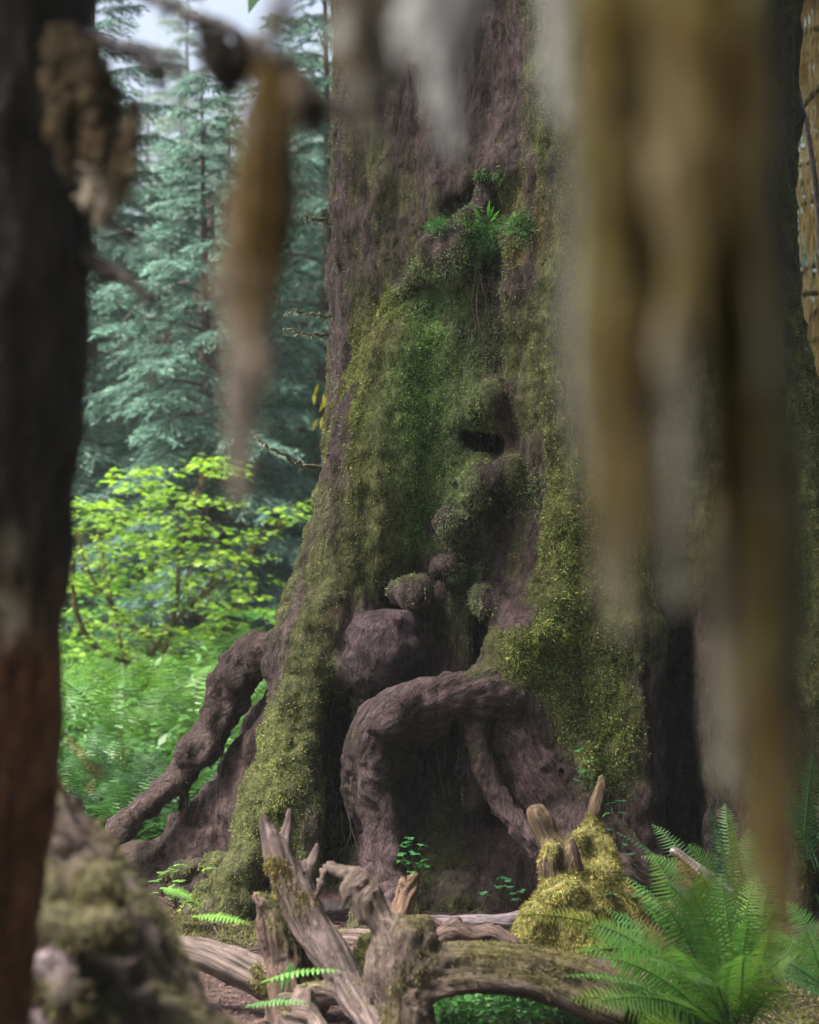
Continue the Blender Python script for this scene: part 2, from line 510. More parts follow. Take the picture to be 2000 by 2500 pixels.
# --- dark sloping plate behind it
chain_px(fd, [(712, 1700, 10.05, 42), (668, 1765, 10.2, 38), (612, 1850, 10.22, 36), (552, 1930, 10.22, 36), (470, 2000, 10.2, 36), (400, 2065, 10.15, 30), (300, 2120, 10.1, 34)], .06, 3)
chain_px(fd, [(710, 1800, 10.1, 110), (640, 1930, 10.15, 110), (560, 2050, 10.15, 85), (440, 2120, 10.1, 55), (330, 2150, 10.05, 40)], .08, 3)
chain_px(fd, [(690, 1950, 10.12, 95), (590, 2110, 10.1, 80), (480, 2170, 10.0, 55), (350, 2190, 9.95, 40)], .08, 3)
# --- black slot between the left root and the arching one, and the valley above it
fd.carve([at(838, 1650, 9.75), at(826, 1760, 9.8), at(822, 1900, 9.8), at(815, 2060, 9.75), at(800, 2190, 9.7)], [.06, .085, .09, .10, .09], .05, 4, .14)
fd.carve([at(1130, 560, 9.3), at(1160, 800, 9.3), at(1150, 1000, 9.28), at(1120, 1200, 9.26), at(1110, 1400, 9.2), at(1130, 1560, 9.2)], [.2, .26, .26, .24, .22, .2], .12, 4)
# --- burl
ell_px(fd, 942, 1578, 9.39, 84, .18, 74, k=.1, lab=4)
ell_px(fd, 925, 1640, 9.42, 80, .16, 62, k=.1, lab=4)
ell_px(fd, 905, 1540, 9.42, 46, .12, 36, k=.06, lab=4)
ell_px(fd, 1000, 1600, 9.4, 34, .1, 56, k=.05, lab=4)
ell_px(fd, 955, 1520, 9.37, 50, .12, 26, k=.05, lab=4)
fd.carve([at(1085, 1800, 9.2), at(1110, 1900, 9.25), at(1090, 2040, 9.3)], [.20, .26, .24], .06, 4, .5)
# --- arching root with the knob
chain_px(fd, [(1330, 1500, 9.42, 48), (1265, 1525, 9.36, 46), (1220, 1590, 9.3, 42), (1195, 1650, 9.22, 48)], .09, 5)
chain_px(fd, [(1250, 1700, 9.24, 46), (1190, 1690, 9.16, 58), (1110, 1692, 9.12, 52), (1030, 1715, 9.1, 46), (975, 1748, 9.08, 48), (938, 1790, 9.08, 46), (920, 1860, 9.12, 48), (922, 1960, 9.15, 42), (925, 2050, 9.14, 39),
              (928, 2130, 9.1, 47), (938, 2190, 9.07, 60), (945, 2260, 9.02, 90)], .08, 5)
ell_px(fd, 945, 1768, 8.96, 46, .09, 34, k=.04, lab=5)
ell_px(fd, 950, 1728, 9.0, 40, .08, 26, k=.05, lab=5)
chain_px(fd, [(908, 1800, 9.14, 32), (876, 1870, 9.2, 32), (872, 1950, 9.25, 28), (890, 2020, 9.25, 18)], .05, 5)
chain_px(fd, [(1060, 1760, 9.18, 40), (1000, 1800, 9.2, 34), (960, 1860, 9.2, 30)], .06, 5)
chain_px(fd, [(985, 2240, 9.0, 22), (975, 2170, 9.08, 18), (960, 2120, 9.12, 14)], .04, 5)
chain_px(fd, [(1000, 1690, 9.14, 16), (950, 1705, 9.12, 22), (905, 1745, 9.12, 24), (880, 1800, 9.14, 26), (866, 1860, 9.16, 20)], .03, 5)
chain_px(fd, [(1205, 1640, 9.14, 18), (1150, 1655, 9.1, 17), (1085, 1668, 9.06, 15), (1030, 1690, 9.05, 14), (985, 1720, 9.03, 18)], .03, 5)
chain_px(fd, [(905, 1900, 9.1, 15), (940, 1960, 9.08, 17), (955, 2040, 9.08, 15), (950, 2130, 9.06, 18), (985, 2220, 9.0, 20)], .03, 5)
chain_px(fd, [(1130, 1700, 9.2, 12), (1140, 1790, 9.25, 9), (1125, 1880, 9.3, 7), (1130, 1960, 9.4, 6)], .02, 6)
chain_px(fd, [(1290, 1500, 9.33, 24), (1235, 1560, 9.27, 24), (1215, 1630, 9.2, 24)], .04, 5)
chain_px(fd, [(880, 1640, 9.55, 34), (900, 1700, 9.5, 30), (960, 1712, 9.36, 24), (1020, 1700, 9.22, 18)], .05, 5)
# --- thin leaning root
chain_px(fd, [(1150, 1730, 9.16, 26), (1160, 1800, 9.14, 22), (1178, 1870, 9.12, 22), (1212, 1945, 9.08, 23), (1262, 2015, 9.04, 25), (1315, 2065, 9.0, 27), (1370, 2110, 9.0, 34), (1420, 2160, 9.0, 44)], .06, 6)
# --- mossy rib down the right, elbow and right roots
chain_px(fd, [(1365, -140, 9.62, 66), (1365, 200, 9.62, 70), (1362, 600, 9.62, 74), (1368, 900, 9.6, 80), (1385, 1100, 9.56, 78), (1402, 1280, 9.5, 72), (1400, 1400, 9.44, 66), (1365, 1490, 9.36, 58),
              (1310, 1545, 9.27, 62), (1278, 1610, 9.24, 58), (1300, 1690, 9.26, 66), (1345, 1790, 9.28, 72), (1395, 1880, 9.26, 70), (1440, 1980, 9.2, 60)], .12, 0)
ell_px(fd, 1305, 1555, 9.2, 70, .1, 46, k=.06, lab=0)
chain_px(fd, [(1225, 1760, 9.3, 62), (1300, 1880, 9.25, 74), (1370, 1970, 9.2, 66), (1430, 2050, 9.1, 60), (1500, 2110, 9.02, 48), (1580, 2150, 8.98, 42), (1670, 2195, 8.95, 34), (1760, 2250, 8.9, 26)], .10, 7)
chain_px(fd, [(1262, 1780, 9.16, 10), (1310, 1815, 9.14, 12), (1350, 1850, 9.12, 11), (1385, 1870, 9.12, 7)], .02, 7)
chain_px(fd, [(1455, 1560, 9.45, 55), (1480, 1680, 9.42, 72), (1510, 1800, 9.38, 78), (1535, 1920, 9.36, 72), (1545, 2030, 9.34, 68), (1560, 2150, 9.3, 72)], .1, 0)
chain_px(fd, [(1480, 2060, 9.1, 50), (1570, 2110, 9.05, 36), (1660, 2170, 9.0, 30), (1740, 2230, 8.95, 26)], .06, 7)
chain_px(fd, [(1890, 700, 10.15, 50), (1910, 950, 10.05, 75), (1940, 1200, 9.95, 90), (1965, 1450, 9.85, 98), (1995, 1700, 9.75, 110), (2030, 2000, 9.65, 130)], .2, 0)
chain_px(fd, [(1760, 1000, 9.85, 60), (1775, 1300, 9.72, 75), (1800, 1600, 9.58, 85), (1830, 1900, 9.45, 100), (1860, 2200, 9.35, 120)], .25, 0)
# --- lip, hollow and knobs up the middle
ell_px(fd, 1200, 985, 9.64, 80, .15, 55, k=.13, lab=0)
ell_px(fd, 1200, 1150, 9.56, 62, .15, 50, k=.13, lab=0)
ell_px(fd, 1150, 1200, 9.50, 36, .12, 32, k=.13, lab=0)
fd.carve([at(1163, 1085, 9.1), at(1172, 1075, 10.0)], [.095, .085], .03)
fd.carve([at(1205, 1090, 9.1), at(1200, 1082, 9.95)], [.07, .06], .03)
fd.carve([at(1118, 1190, 9.45), at(1118, 1180, 9.8)], [.035, .02], .03)
ell_px(fd, 1085, 1278, 9.40, 28, .12, 24, k=.05, lab=0)
ell_px(fd, 1115, 1300, 9.52, 36, .12, 30, k=.06, lab=0)
ell_px(fd, 1093, 1392, 9.47, 26, .12, 28, k=.06, lab=0)
ell_px(fd, 1010, 1448, 9.48, 50, .13, 34, k=.06, lab=0)
ell_px(fd, 1200, 1462, 9.43, 46, .13, 34, k=.13, lab=0)
fd.carve([at(1066, 1350, 9.35), at(1080, 1365, 9.8)], [.03, .02], .03)
fd.carve([at(1195, 1387, 9.35), at(1195, 1387, 9.7)], [.02, .015], .02)
ell_px(fd, 1170, 1880, 9.75, 40, .2, 120, k=.1, lab=0)
chain_px(fd, [(1215, 430, 9.78, 14), (1170, 500, 9.74, 16), (1115, 575, 9.70, 18), (1060, 650, 9.72, 18), (1000, 690, 9.78, 16), (940, 760, 9.86, 14)], .05, 0)
ell_px(fd, 1090, 640, 9.68, 60, .12, 55, k=.12, lab=0)
ell_px(fd, 1195, 580, 9.76, 50, .12, 32, k=.08, lab=0)

GV, GQ, GL = fd.surface()
del fd
GV = relax(GV, GQ, 1, .4)
_w = np.stack([fbm(GV * 3.2, 2, 81), fbm(GV * 3.2, 2, 82), fbm(GV * 3.2, 2, 83)], 1) * .045 + np.stack([perlin(GV * 8, 84), perlin(GV * 8, 85), perlin(GV * 8, 86)], 1) * .016
GV = GV + _w * np.array([1, .8, 1]) * np.where(np.isin(GL, (4, 5, 6)), .62, 1.0)[:, None]
GN = vnormals(GV, GQ)
u, v = UV(GV)
P3 = GV
def blob(u0, v0, ru, rv): return np.exp(-((u - u0) / ru) ** 2 - ((v - v0) / rv) ** 2)
flute = fbm(P3 * (7.5, 7.5, .9), 2, 43)
m = .56 + .55 * fbm(P3 * (2.3, 2.3, 1.3), 4, 5) + .40 * fbm(P3 * (10, 10, 4), 3, 6) + .55 * flute
for b in [(1120, 170, 170, 300, -.9), (828, 650, 34, 650, -.75), (1910, 330, 55, 560, -.7), (930, 1560, 105, 110, -1.4), (1110, 1690, 190, 85, -.9), (1680, 1880, 110, 260, -1.0),
          (925, 2060, 55, 140, -.8), (1235, 1930, 70, 160, -.9), (1245, 1500, 50, 28, -.8), (1088, 1278, 36, 32, -1.3), (1093, 1392, 38, 42, -1.2), (1010, 1450, 56, 36, -.8), (1200, 1462, 50, 36, -.7), (1320, 1575, 100, 90, 1.1), (1400, 1660, 90, 90, .5), (1420, 1990, 90, 90, -.8), (1200, 1330, 110, 130, -.35),
          (640, 1640, 70, 90, -.9), (1010, 1960, 60, 90, -.4), (1130, 600, 70, 60, -.5), (1240, 690, 60, 40, -.6), (1110, 810, 30, 40, -.4), (880, 1350, 90, 220, .5), (780, 1620, 70, 150, .55), (900, 850, 60, 200, .3),
          (1700, 1650, 160, 200, -.4), (1050, 1850, 200, 60, -.4),
          (1060, 950, 110, 260, .4), (1390, 1350, 90, 190, .45), (1300, 1560, 80, 60, .6), (1460, 1760, 110, 180, .35), (1360, 700, 90, 700, .25), (660, 1930, 90, 230, .5), (760, 1690, 70, 100, .3), (960, 1150, 120, 220, .3), (1950, 1250, 60, 400, .4)]:
    m += b[4] * blob(*b[:4])
m = np.where(np.isin(GL, (2, 3)), m - .75, m)
GM = sstep(.25, .75, m)
bright = np.clip(1.2 * blob(1050, 1000, 90, 240) + blob(1180, 570, 60, 60) + blob(1060, 750, 70, 70) + blob(1040, 1290, 50, 70), 0, 1)
yell = np.clip(.8 * blob(1390, 1350, 100, 220) + blob(1300, 1570, 90, 80) + .7 * blob(1460, 1770, 120, 200) + .9 * blob(855, 1000, 45, 220) + .7 * blob(960, 740, 60, 50) + .6 * blob(1930, 1250, 90, 450)
               + .45 * blob(690, 1850, 80, 200) + .8 * blob(520, 2160, 50, 60) + .35 * blob(1380, 500, 100, 500), 0, 1)
rust = sstep(.15, .5, fbm(P3 * (2.0, 2.0, 1.4), 3, 31)) * .8
lich = np.clip(1.1 * blob(1160, 830, 50, 90) + blob(1105, 1010, 50, 130) +   .45 * blob(1115, 1230, 60, 90) + .8 * blob(1140, 1420, 40, 70) + .8 * blob(1262, 560, 30, 50)
               + .9 * blob(1040, 730, 60, 50) + .35 * blob(985, 1420, 45, 22) + .5 * blob(1290, 1200, 40, 60) + .7 * blob(1150, 680, 80, 60) + .4 * blob(1170, 560, 60, 60), 0, 1)
n1 = fbm(P3 * (9, 9, 3.5), 3, 8); n2 = fbm(P3 * 14, 3, 17)
bark = lerp(np.array([.028, .020, .018]), np.array([.060, .044, .044]), sstep(-.3, .4, n1)[:, None])
purple = np.clip(blob(1110, 1690, 170, 80) + blob(930, 1540, 80, 60) + blob(1270, 1520, 60, 50) + blob(1250, 1960, 70, 150) + blob(925, 2060, 60, 140) + blob(1420, 1990, 90, 90), 0, 1)
bark = lerp(bark, np.array([.088, .060, .064]) * (1 + .5 * n2[:, None]), purple[:, None] * .8)
bark = np.where(np.isin(GL, (2, 3))[:, None], bark * np.array([1.15, 1.1, 1.05]), bark)
moss = lerp(np.array([.075, .085, .030]), np.array([.115, .125, .050]), sstep(-.3, .4, n2)[:, None])
moss = lerp(moss, np.array([.12, .075, .028]), (rust * (1 - bright) * .75)[:, None])
moss = lerp(moss, np.array([.12, .22, .055]), bright[:, None] * .85)
moss = lerp(moss, np.array([.135, .165, .042]), yell[:, None] * .8)
clump = fbm(P3 * (16, 16, 11), 2, 37)[:, None]
moss = moss * np.exp(.55 * clump)
MOSSC = moss
LICH = lich
bark = np.where((GL == 4)[:, None], lerp(np.array([.030, .022, .024]), np.array([.085, .060, .070]), sstep(-.1, .5, fbm(P3 * np.array([6, 6, 16]), 3, 47) + .35 * (1510 - v) / 90 + .3)[:, None]), bark)  # burl paler on top, dark below: top light put into the colour
GC = lerp(bark * np.array([1.4, 1.35, 1.42]), moss * .8, GM[:, None])
# surface relief: bark plates, moss cushions, grain of the burl
rid = 1 - 2 * np.abs(perlin(P3 * (11, 11, 2.6) + fbm(P3 * 3, 2, 9)[:, None] * .6, 21))
dsp = (1 - GM) * (.020 * rid + .014 * perlin(P3 * (26, 26, 11), 23)) + GM * (.012 * fbm(P3 * 8, 2, 25) + .012 * perlin(P3 * 24, 26)) + np.where(np.isin(GL, (0, 1, 3)), .055, .010) * flute + .018 * fbm(P3 * 4, 2, 27)
dsp *= np.where(np.isin(GL, (4, 5, 6, 7)), .6, 1.0) * (1 - .4 * purple)
GCO = (P3 * np.array([20, 20, 7.0])).astype(float)
grain = np.where(GL == 4, .007 * np.sin(P3[:, 2] * 70 + P3[:, 0] * 30 + 9 * fbm(P3 * 5, 3, 33)) * sstep(-.2, .5, GN[:, 2] + .3), 0)
for lab_ in (2, 5, 6, 7):                               # fibres and creases running along each root
    sel = np.where(GL == lab_)[0]
    if not len(sel): continue
    A = np.concatenate([a for l_, a in AXES if l_ == lab_]); T = np.concatenate([unit(np.gradient(a, axis=0)) for l_, a in AXES if l_ == lab_])
    S_ = np.concatenate([np.concatenate([[0], np.cumsum(np.linalg.norm(np.diff(a, axis=0), axis=1))]) for l_, a in AXES if l_ == lab_])
    pv = P3[sel]; best = np.full(len(sel), 1e9); bi = np.zeros(len(sel), int)
    for i in range(len(A)):
        d_ = ((pv - A[i]) ** 2).sum(1); mk = d_ < best; best[mk] = d_[mk]; bi[mk] = i
    rel = pv - A[bi]; da = (rel * T[bi]).sum(1, keepdims=True)
    pg = (rel - T[bi] * da) * 22 + (S_[bi][:, None] + da) * np.array([1.5, 1.8, 1.9])
    r_ = 1 - 2 * np.abs(perlin(pg, 35))
    GCO[sel] = (rel - T[bi] * da) * 22 + (S_[bi][:, None] + da) * np.array([5.0, 5.6, 6.1])
    grain[sel] += (.008 * r_ + .007 * perlin(pg * 2.1, 36) + .005 * perlin(pv * 12, 38) + .010 * perlin(pv * 28, 45)) * (1 - .5 * GM[sel])
    GC[sel] *= (.7 + .45 * sstep(-.5, .8, r_))[:, None]

GV2 = GV + GN * (dsp + grain)[:, None]
GN2 = vnormals(GV2, GQ)

giant = thing('giant_spruce_tree', 'huge mossy old spruce with gnarled buttress roots and a dark hollow', 'tree', (.83, 10.8, 0))
qlab = GL[GQ[:, 0]]
part_names = [(0, 'trunk', None), (1, 'root', 'broad mossy root splaying into two feet'), (2, 'root', 'bare brown root arching clear of the ground at left'),
              (3, 'root', 'dark sloping root plate behind the arching root'), (4, 'burl', 'round knotted purple burl'), (5, 'root', 'thick purplish root bent like an elbow with a knob'),
              (6, 'root', 'thin bare root leaning across the hollow'), (7, 'root', 'purple and mossy root running right to the ground')]
for lab, nm, lb in part_names:
    q = GQ[qlab == lab]
    if not len(q): continue
    used, inv = np.unique(q, return_inverse=True)
    Vp, Qp, Cp, Np = GV2[used], [inv.reshape(q.shape)], GC[used], GN2[used]
    if lab == 0:                                            # the trunk goes on up out of sight
        up = [(.83, 10.8, 4.7, 1.2), (.83, 10.8, 8, 1.1), (.83, 10.8, 14, .9), (.83, 10.8, 22, .55), (.83, 10.8, 30, .12)]
        up = np.array(up); tv, tq, tt = tube(up[:, :3], up[:, 3], 40, .02)
        nb = len(Vp); Vp = np.vstack([Vp, tv]); Qp += [tq + nb, tt + nb]
        Cp = np.vstack([Cp, np.tile([.09, .07, .05], (len(tv), 1))]); Np = None
    o = obj(nm, Vp, Qp, M_BARK if lab in (0, 1, 3) else M_ROOT, giant, Cp, True, Np, gco=None if lab == 0 else GCO[used])
    if lb: o['label'] = lb

# --- moss and lichen fronds on it, plus a rim light made of pale fronds
face = np.clip((-GN2[:, 1] + .45) / .6, 0, 1)
B = Batch()
P, N, vi = sample(GV2, GQ, GN2, 480000, (GM ** 1.3) * face * (GV2[:, 2] > -.05) + .004 * face)
c = 1.85 * MOSSC[vi] * np.exp(rng.normal(0, .34, (len(P), 1))) * (1 + rng.normal(0, .1, (len(P), 3)))
thick = .6 + .8 * np.clip(yell[vi] + .3 * bright[vi], 0, 1)[:, None]
fur(B, P, N, c, .018 * thick, .0046 * (.8 + .3 * thick), .55, .5)
o = B.build('moss', M_MOSS, giant); o['kind'] = 'stuff'
B = Batch()
P, N, vi = sample(GV2, GQ, GN2, 52000, (LICH ** 1.4) * face * (.25 + sstep(-.15, .35, fbm(GV2 * 13, 2, 39))) + .0012 * face * GM)
c = lerp(np.array([.13, .19, .07]), np.array([.31, .37, .21]), rng.random((len(P), 1))) * (1 + rng.normal(0, .12, (len(P), 1)))
fur(B, P, N, c, .022, .0042, .6, .7, 1.3)
rim = sstep(.35, .9, -GN2[:, 0]) * sstep(900, 820, u) * (v < 1560) * (GV2[:, 1] < 10.9) + .5 * sstep(.2, .7, -GN2[:, 0]) * np.exp(-((u - 865) / 40) ** 2 - ((v - 1080) / 230) ** 2) + .8 * sstep(.3, .8, -GN2[:, 0]) * np.exp(-((u - 860) / 60) ** 2 - ((v - 200) / 200) ** 2)  # left-facing edges only: pale lichen fronds stand in for rim light
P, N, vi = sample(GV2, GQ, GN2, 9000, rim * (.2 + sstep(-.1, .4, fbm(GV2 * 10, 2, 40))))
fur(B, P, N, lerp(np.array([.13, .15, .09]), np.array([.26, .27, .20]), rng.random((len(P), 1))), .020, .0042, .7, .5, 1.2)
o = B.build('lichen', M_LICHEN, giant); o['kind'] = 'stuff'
fresh = blob(1182, 570, 42, 48) + .8 * blob(1078, 552, 28, 26) + .7 * blob(1272, 558, 22, 32) + .5 * blob(1200, 425, 36, 18) + .35 * blob(1050, 740, 60, 50)
P, N, vi = sample(GV2, GQ, GN2, 9000, np.clip(fresh - .12, 0, 1) ** 1.3 * (.2 + sstep(-.2, .3, fbm(GV2 * 14, 2, 49))))
B = Batch()
fur(B, P, N, lerp(np.array([.06, .17, .045]), np.array([.16, .34, .11]), rng.random((len(P), 1))), .030, .006, .8, .6, 1.1)
o = B.build('fresh_moss', M_LICHEN, giant); o['kind'] = 'stuff'; o['label'] = 'bright green fresh moss clumps in the bark pocket'
P, N, vi = sample(GV2, GQ, GN2, 30000, face * np.isin(GL, (1, 2, 3, 4, 5, 6, 7)) * (.15 + sstep(-.1, .5, fbm(GV2 * 6, 3, 48))))
B = Batch()
fur(B, P, N, lerp(np.array([.07, .055, .04]), np.array([.27, .235, .21]), rng.random((len(P), 1)) ** 2), .009, .0034, .35, .5, 1.3)
o = B.build('bark_flecks', M_LICHEN, giant); o['kind'] = 'stuff'
for (x, y, Y, L_) in [(1148, 1800, 9.45, .35), (1156, 1805, 9.42, .26), (1090, 1790, 9.3, .22), (1060, 1800, 9.3, .3), (1010, 1830, 9.25, .2), (842, 1960, 9.3, .3), (850, 1900, 9.3, .42), (835, 2010, 9.35, .22), (1235, 1800, 9.35, .2), (1160, 690, 9.62, .22), (1168, 690, 9.62, .3), (1176, 690, 9.62, .24),
                     (450, 1940, 10.0, .12), (540, 1850, 10.0, .15), (900, 1720, 9.35, .3), (1110, 1560, 9.5, .2), (1128, 1740, 9.2, .25)]:
    p = at(x, y, Y); P_ = np.array([p + [0, 0, .04], p, p + np.append(rng.normal(0, .02, 2), -L_ * .5), p + np.append(rng.normal(0, .035, 2), -L_)])
    P_ = spline(P_, 5); tv, tq, tt = tube(P_, np.linspace(.005, .0018, len(P_)), 5, .1); rt = Batch(); rt.add(tv, (.10, .075, .065), tq, tt); rt.build('rootlet', M_WOOD, giant)
# dead twigs on the left edge
for pts, r in [([(815, 545, 10.7), (770, 532, 10.6), (735, 526, 10.55)], .016), ([(805, 775, 10.7), (750, 765, 10.6), (700, 757, 10.5)], .009), ([(803, 822, 10.7), (745, 812, 10.6), (692, 800, 10.5)], .010),
               ([(798, 1150, 10.7), (740, 1135, 10.6), (680, 1105, 10.5), (625, 1070, 10.45)], .015)]:
    Pt = spline(np.array([at(*p) for p in pts]), 6)
    Pt += rng.normal(0, .006, Pt.shape)
    V_, Q_, T_ = tube(Pt, np.linspace(r, r * .3, len(Pt)), 6, .1)
    bt = Batch(); bt.add(V_, (.12, .11, .07), Q_, T_)
    Pf = Pt[rng.integers(0, len(Pt), 160)] + rng.normal(0, .006, (160, 3))
    fur(bt, Pf, unit(rng.normal(size=(160, 3))), np.tile([.24, .27, .18], (160, 1)) * np.exp(rng.normal(0, .2, (160, 1))), .028, .005, .4, .7)
    bt.build('dead_twig', M_WOOD, giant)
# pale twist of dead root and flat bracket in the plant pocket
def shade_boughs(name, parent, cen, rmin, rmax, zlo, zhi, n, size, colr):
    th = np.where(rng.random(n) < .76, rng.uniform(-.75, 3.0, n), rng.uniform(3.0, 5.53, n)); r = np.sqrt(rng.uniform(rmin ** 2, rmax ** 2, n)); z = rng.uniform(zlo, zhi, n)
    O = np.stack([cen[0] + r * np.cos(th), cen[1] + r * np.sin(th), z - .12 * r], 1)
    D = unit(np.stack([np.cos(th), np.sin(th), np.full(n, -.35)], 1) + rng.normal(0, .35, (n, 3)))
    Xv, Nv = frames(D, rng.normal(0, .4, n))
    l = size * rng.uniform(.6, 1.3, n)[:, None]
    b = Batch(); c_ = np.array(colr) * np.exp(rng.normal(0, .3, (n, 1)))
    b.inst(KITE, KITE_Q, O, Xv * l * .35, D * l, Nv * l, c_)
    return b.build(name, M_NEEDLE, parent)
shade_boughs('crown', giant, (.83, 10.8), .8, 7.5, 8.0, 26.0, CANOPY, 1.0, (.05, .09, .05))  # unseen coarse boughs added for shade, thinned at front left to let light in
# ================================================================== ground
WET = [(at(790, 0, 9.75)[0], 9.75, .24), (at(850, 0, 7.35)[0], 7.35, .22)]
def ground_z(x, y):
    p = np.stack([x * .8, y * .8, 0 * x], 1)
    z = .05 * fbm(p, 3, 41) + .02 * perlin(p * 5, 42)
    z = z + .10 * np.exp(-((x + .95) / .35) ** 2 - ((y - 8.9) / .5) ** 2)      # mossy bank below the left foot
    z = z + .55 * np.exp(-((x + 1.6) / 1.0) ** 2 - ((y - 4.2) / 1.6) ** 2)
    for (wx, wy, wr) in WET: z = z - .07 * np.exp(-(((x - wx) / wr) ** 2 + ((y - wy) / wr) ** 2) ** 2)
    z = z + .3 * sstep(16, 30, y) * fbm(p * .15, 2, 44)
    return z


gy = np.concatenate([np.linspace(-150, 2, 20), np.linspace(2.5, 6.5, 24), np.linspace(6.6, 11, 130), np.geomspace(11.15, 30, 60), np.geomspace(32, 150, 14)])
gx = np.concatenate([-np.geomspace(150, 6, 14), np.linspace(-5.5, -2.1, 24), np.linspace(-2.0, 2.4, 130), np.linspace(2.5, 5.5, 18), np.geomspace(6, 150, 14)])
GXX, GYY = np.meshgrid(gx, gy, indexing='ij')
gv = np.stack([GXX.ravel(), GYY.ravel(), ground_z(GXX.ravel(), GYY.ravel())], 1)
nx_, ny_ = len(gx), len(gy)
i_, j_ = np.meshgrid(np.arange(nx_ - 1), np.arange(ny_ - 1), indexing='ij')
q_ = np.stack([i_ * ny_ + j_, (i_ + 1) * ny_ + j_, (i_ + 1) * ny_ + j_ + 1, i_ * ny_ + j_ + 1], -1).reshape(-1, 4)
gm = sstep(.0, .4, fbm(gv * np.array([1.1, 1.1, 0]), 3, 46) + .9 * np.exp(-((gv[:, 0] + .9) / .5) ** 2 - ((gv[:, 1] - 8.9) / .6) ** 2) - .9 * np.exp(-((gv[:, 0] - .1) / .9) ** 2 - ((gv[:, 1] - 9) / 1.0) ** 2))
gm = np.where(gv[:, 1] > 11.5, np.maximum(gm, .6), gm)
gc = lerp(np.array([.060, .036, .034]), np.array([.055, .065, .02]), gm[:, None]) * (1 + .3 * fbm(gv * 6, 2, 48)[:, None])
ground = obj('ground', gv, q_, M_SOIL, None, gc)
tag(ground, 'brown needle-strewn forest floor with mossy patches', 'ground', kind='structure')
# needle litter and twigs
n = 40000
lx = rng.uniform(-1.6, 1.8, n); ly = rng.uniform(7.2, 9.9, n)
lz = ground_z(lx, ly)
B = Batch()
D = unit(np.stack([rng.normal(size=n), rng.normal(size=n), rng.normal(0, .18, n)], 1)); Xv, Nv = frames(D)
ln_ = rng.uniform(.015, .05, n)[:, None]
c = lerp(np.array([.07, .04, .035]), np.array([.21, .15, .14]), rng.random((n, 1)) ** 2)
B.inst(KITE, KITE_Q, np.stack([lx, ly, lz + .006], 1), Xv * .006, D * ln_, Nv * ln_, c)
for _ in range(420):
    tx, ty = rng.uniform(-1.6, 1.7), rng.uniform(7.2, 9.7); a_ = rng.random() * 6.283; L_ = rng.uniform(.04, .22)
    p0 = np.array([tx, ty, 0]); p1 = p0 + np.array([math.cos(a_), math.sin(a_), 0]) * L_
    pm = (p0 + p1) / 2 + np.append(rng.normal(0, .012, 2), 0)
    P_ = np.array([p0, pm, p1]); P_[:, 2] = ground_z(P_[:, 0], P_[:, 1]) + np.array([.004, rng.uniform(.006, .03), .006])
    tv, tq, tt = tube(P_, [.004, .0035, .002], 4); B.add(tv, np.array([.13, .09, .08]) * rng.uniform(.5, 1.5), tq, tt)
o = B.build('needle_litter', M_SOIL); tag(o, 'brown fallen needles and bark crumbs scattered below the giant trunk', 'litter', kind='stuff')
# ground moss
n = 60000
lx = rng.uniform(-1.9, 2.2, n); ly = rng.uniform(7.1, 10.2, n)
w = fbm(np.stack([lx, ly, 0 * lx], 1) * 1.1, 3, 46) + .9 * np.exp(-((lx + .9) / .5) ** 2 - ((ly - 8.9) / .6) ** 2) - .9 * np.exp(-((lx - .1) / .9) ** 2 - ((ly - 9) / 1.0) ** 2)
k = w > .12
lx, ly = lx[k], ly[k]; n = len(lx)
B = Batch()
c = lerp(np.array([.07, .085, .022]), np.array([.15, .165, .04]), rng.random((n, 1)))
fur(B, np.stack([lx, ly, ground_z(lx, ly)], 1), np.tile([0, 0, 1.], (n, 1)), c, .03, .006, .8, 0)
o = B.build('ground_moss', M_MOSS); tag(o, 'low olive moss carpeting the ground around the roots', 'moss', kind='stuff')


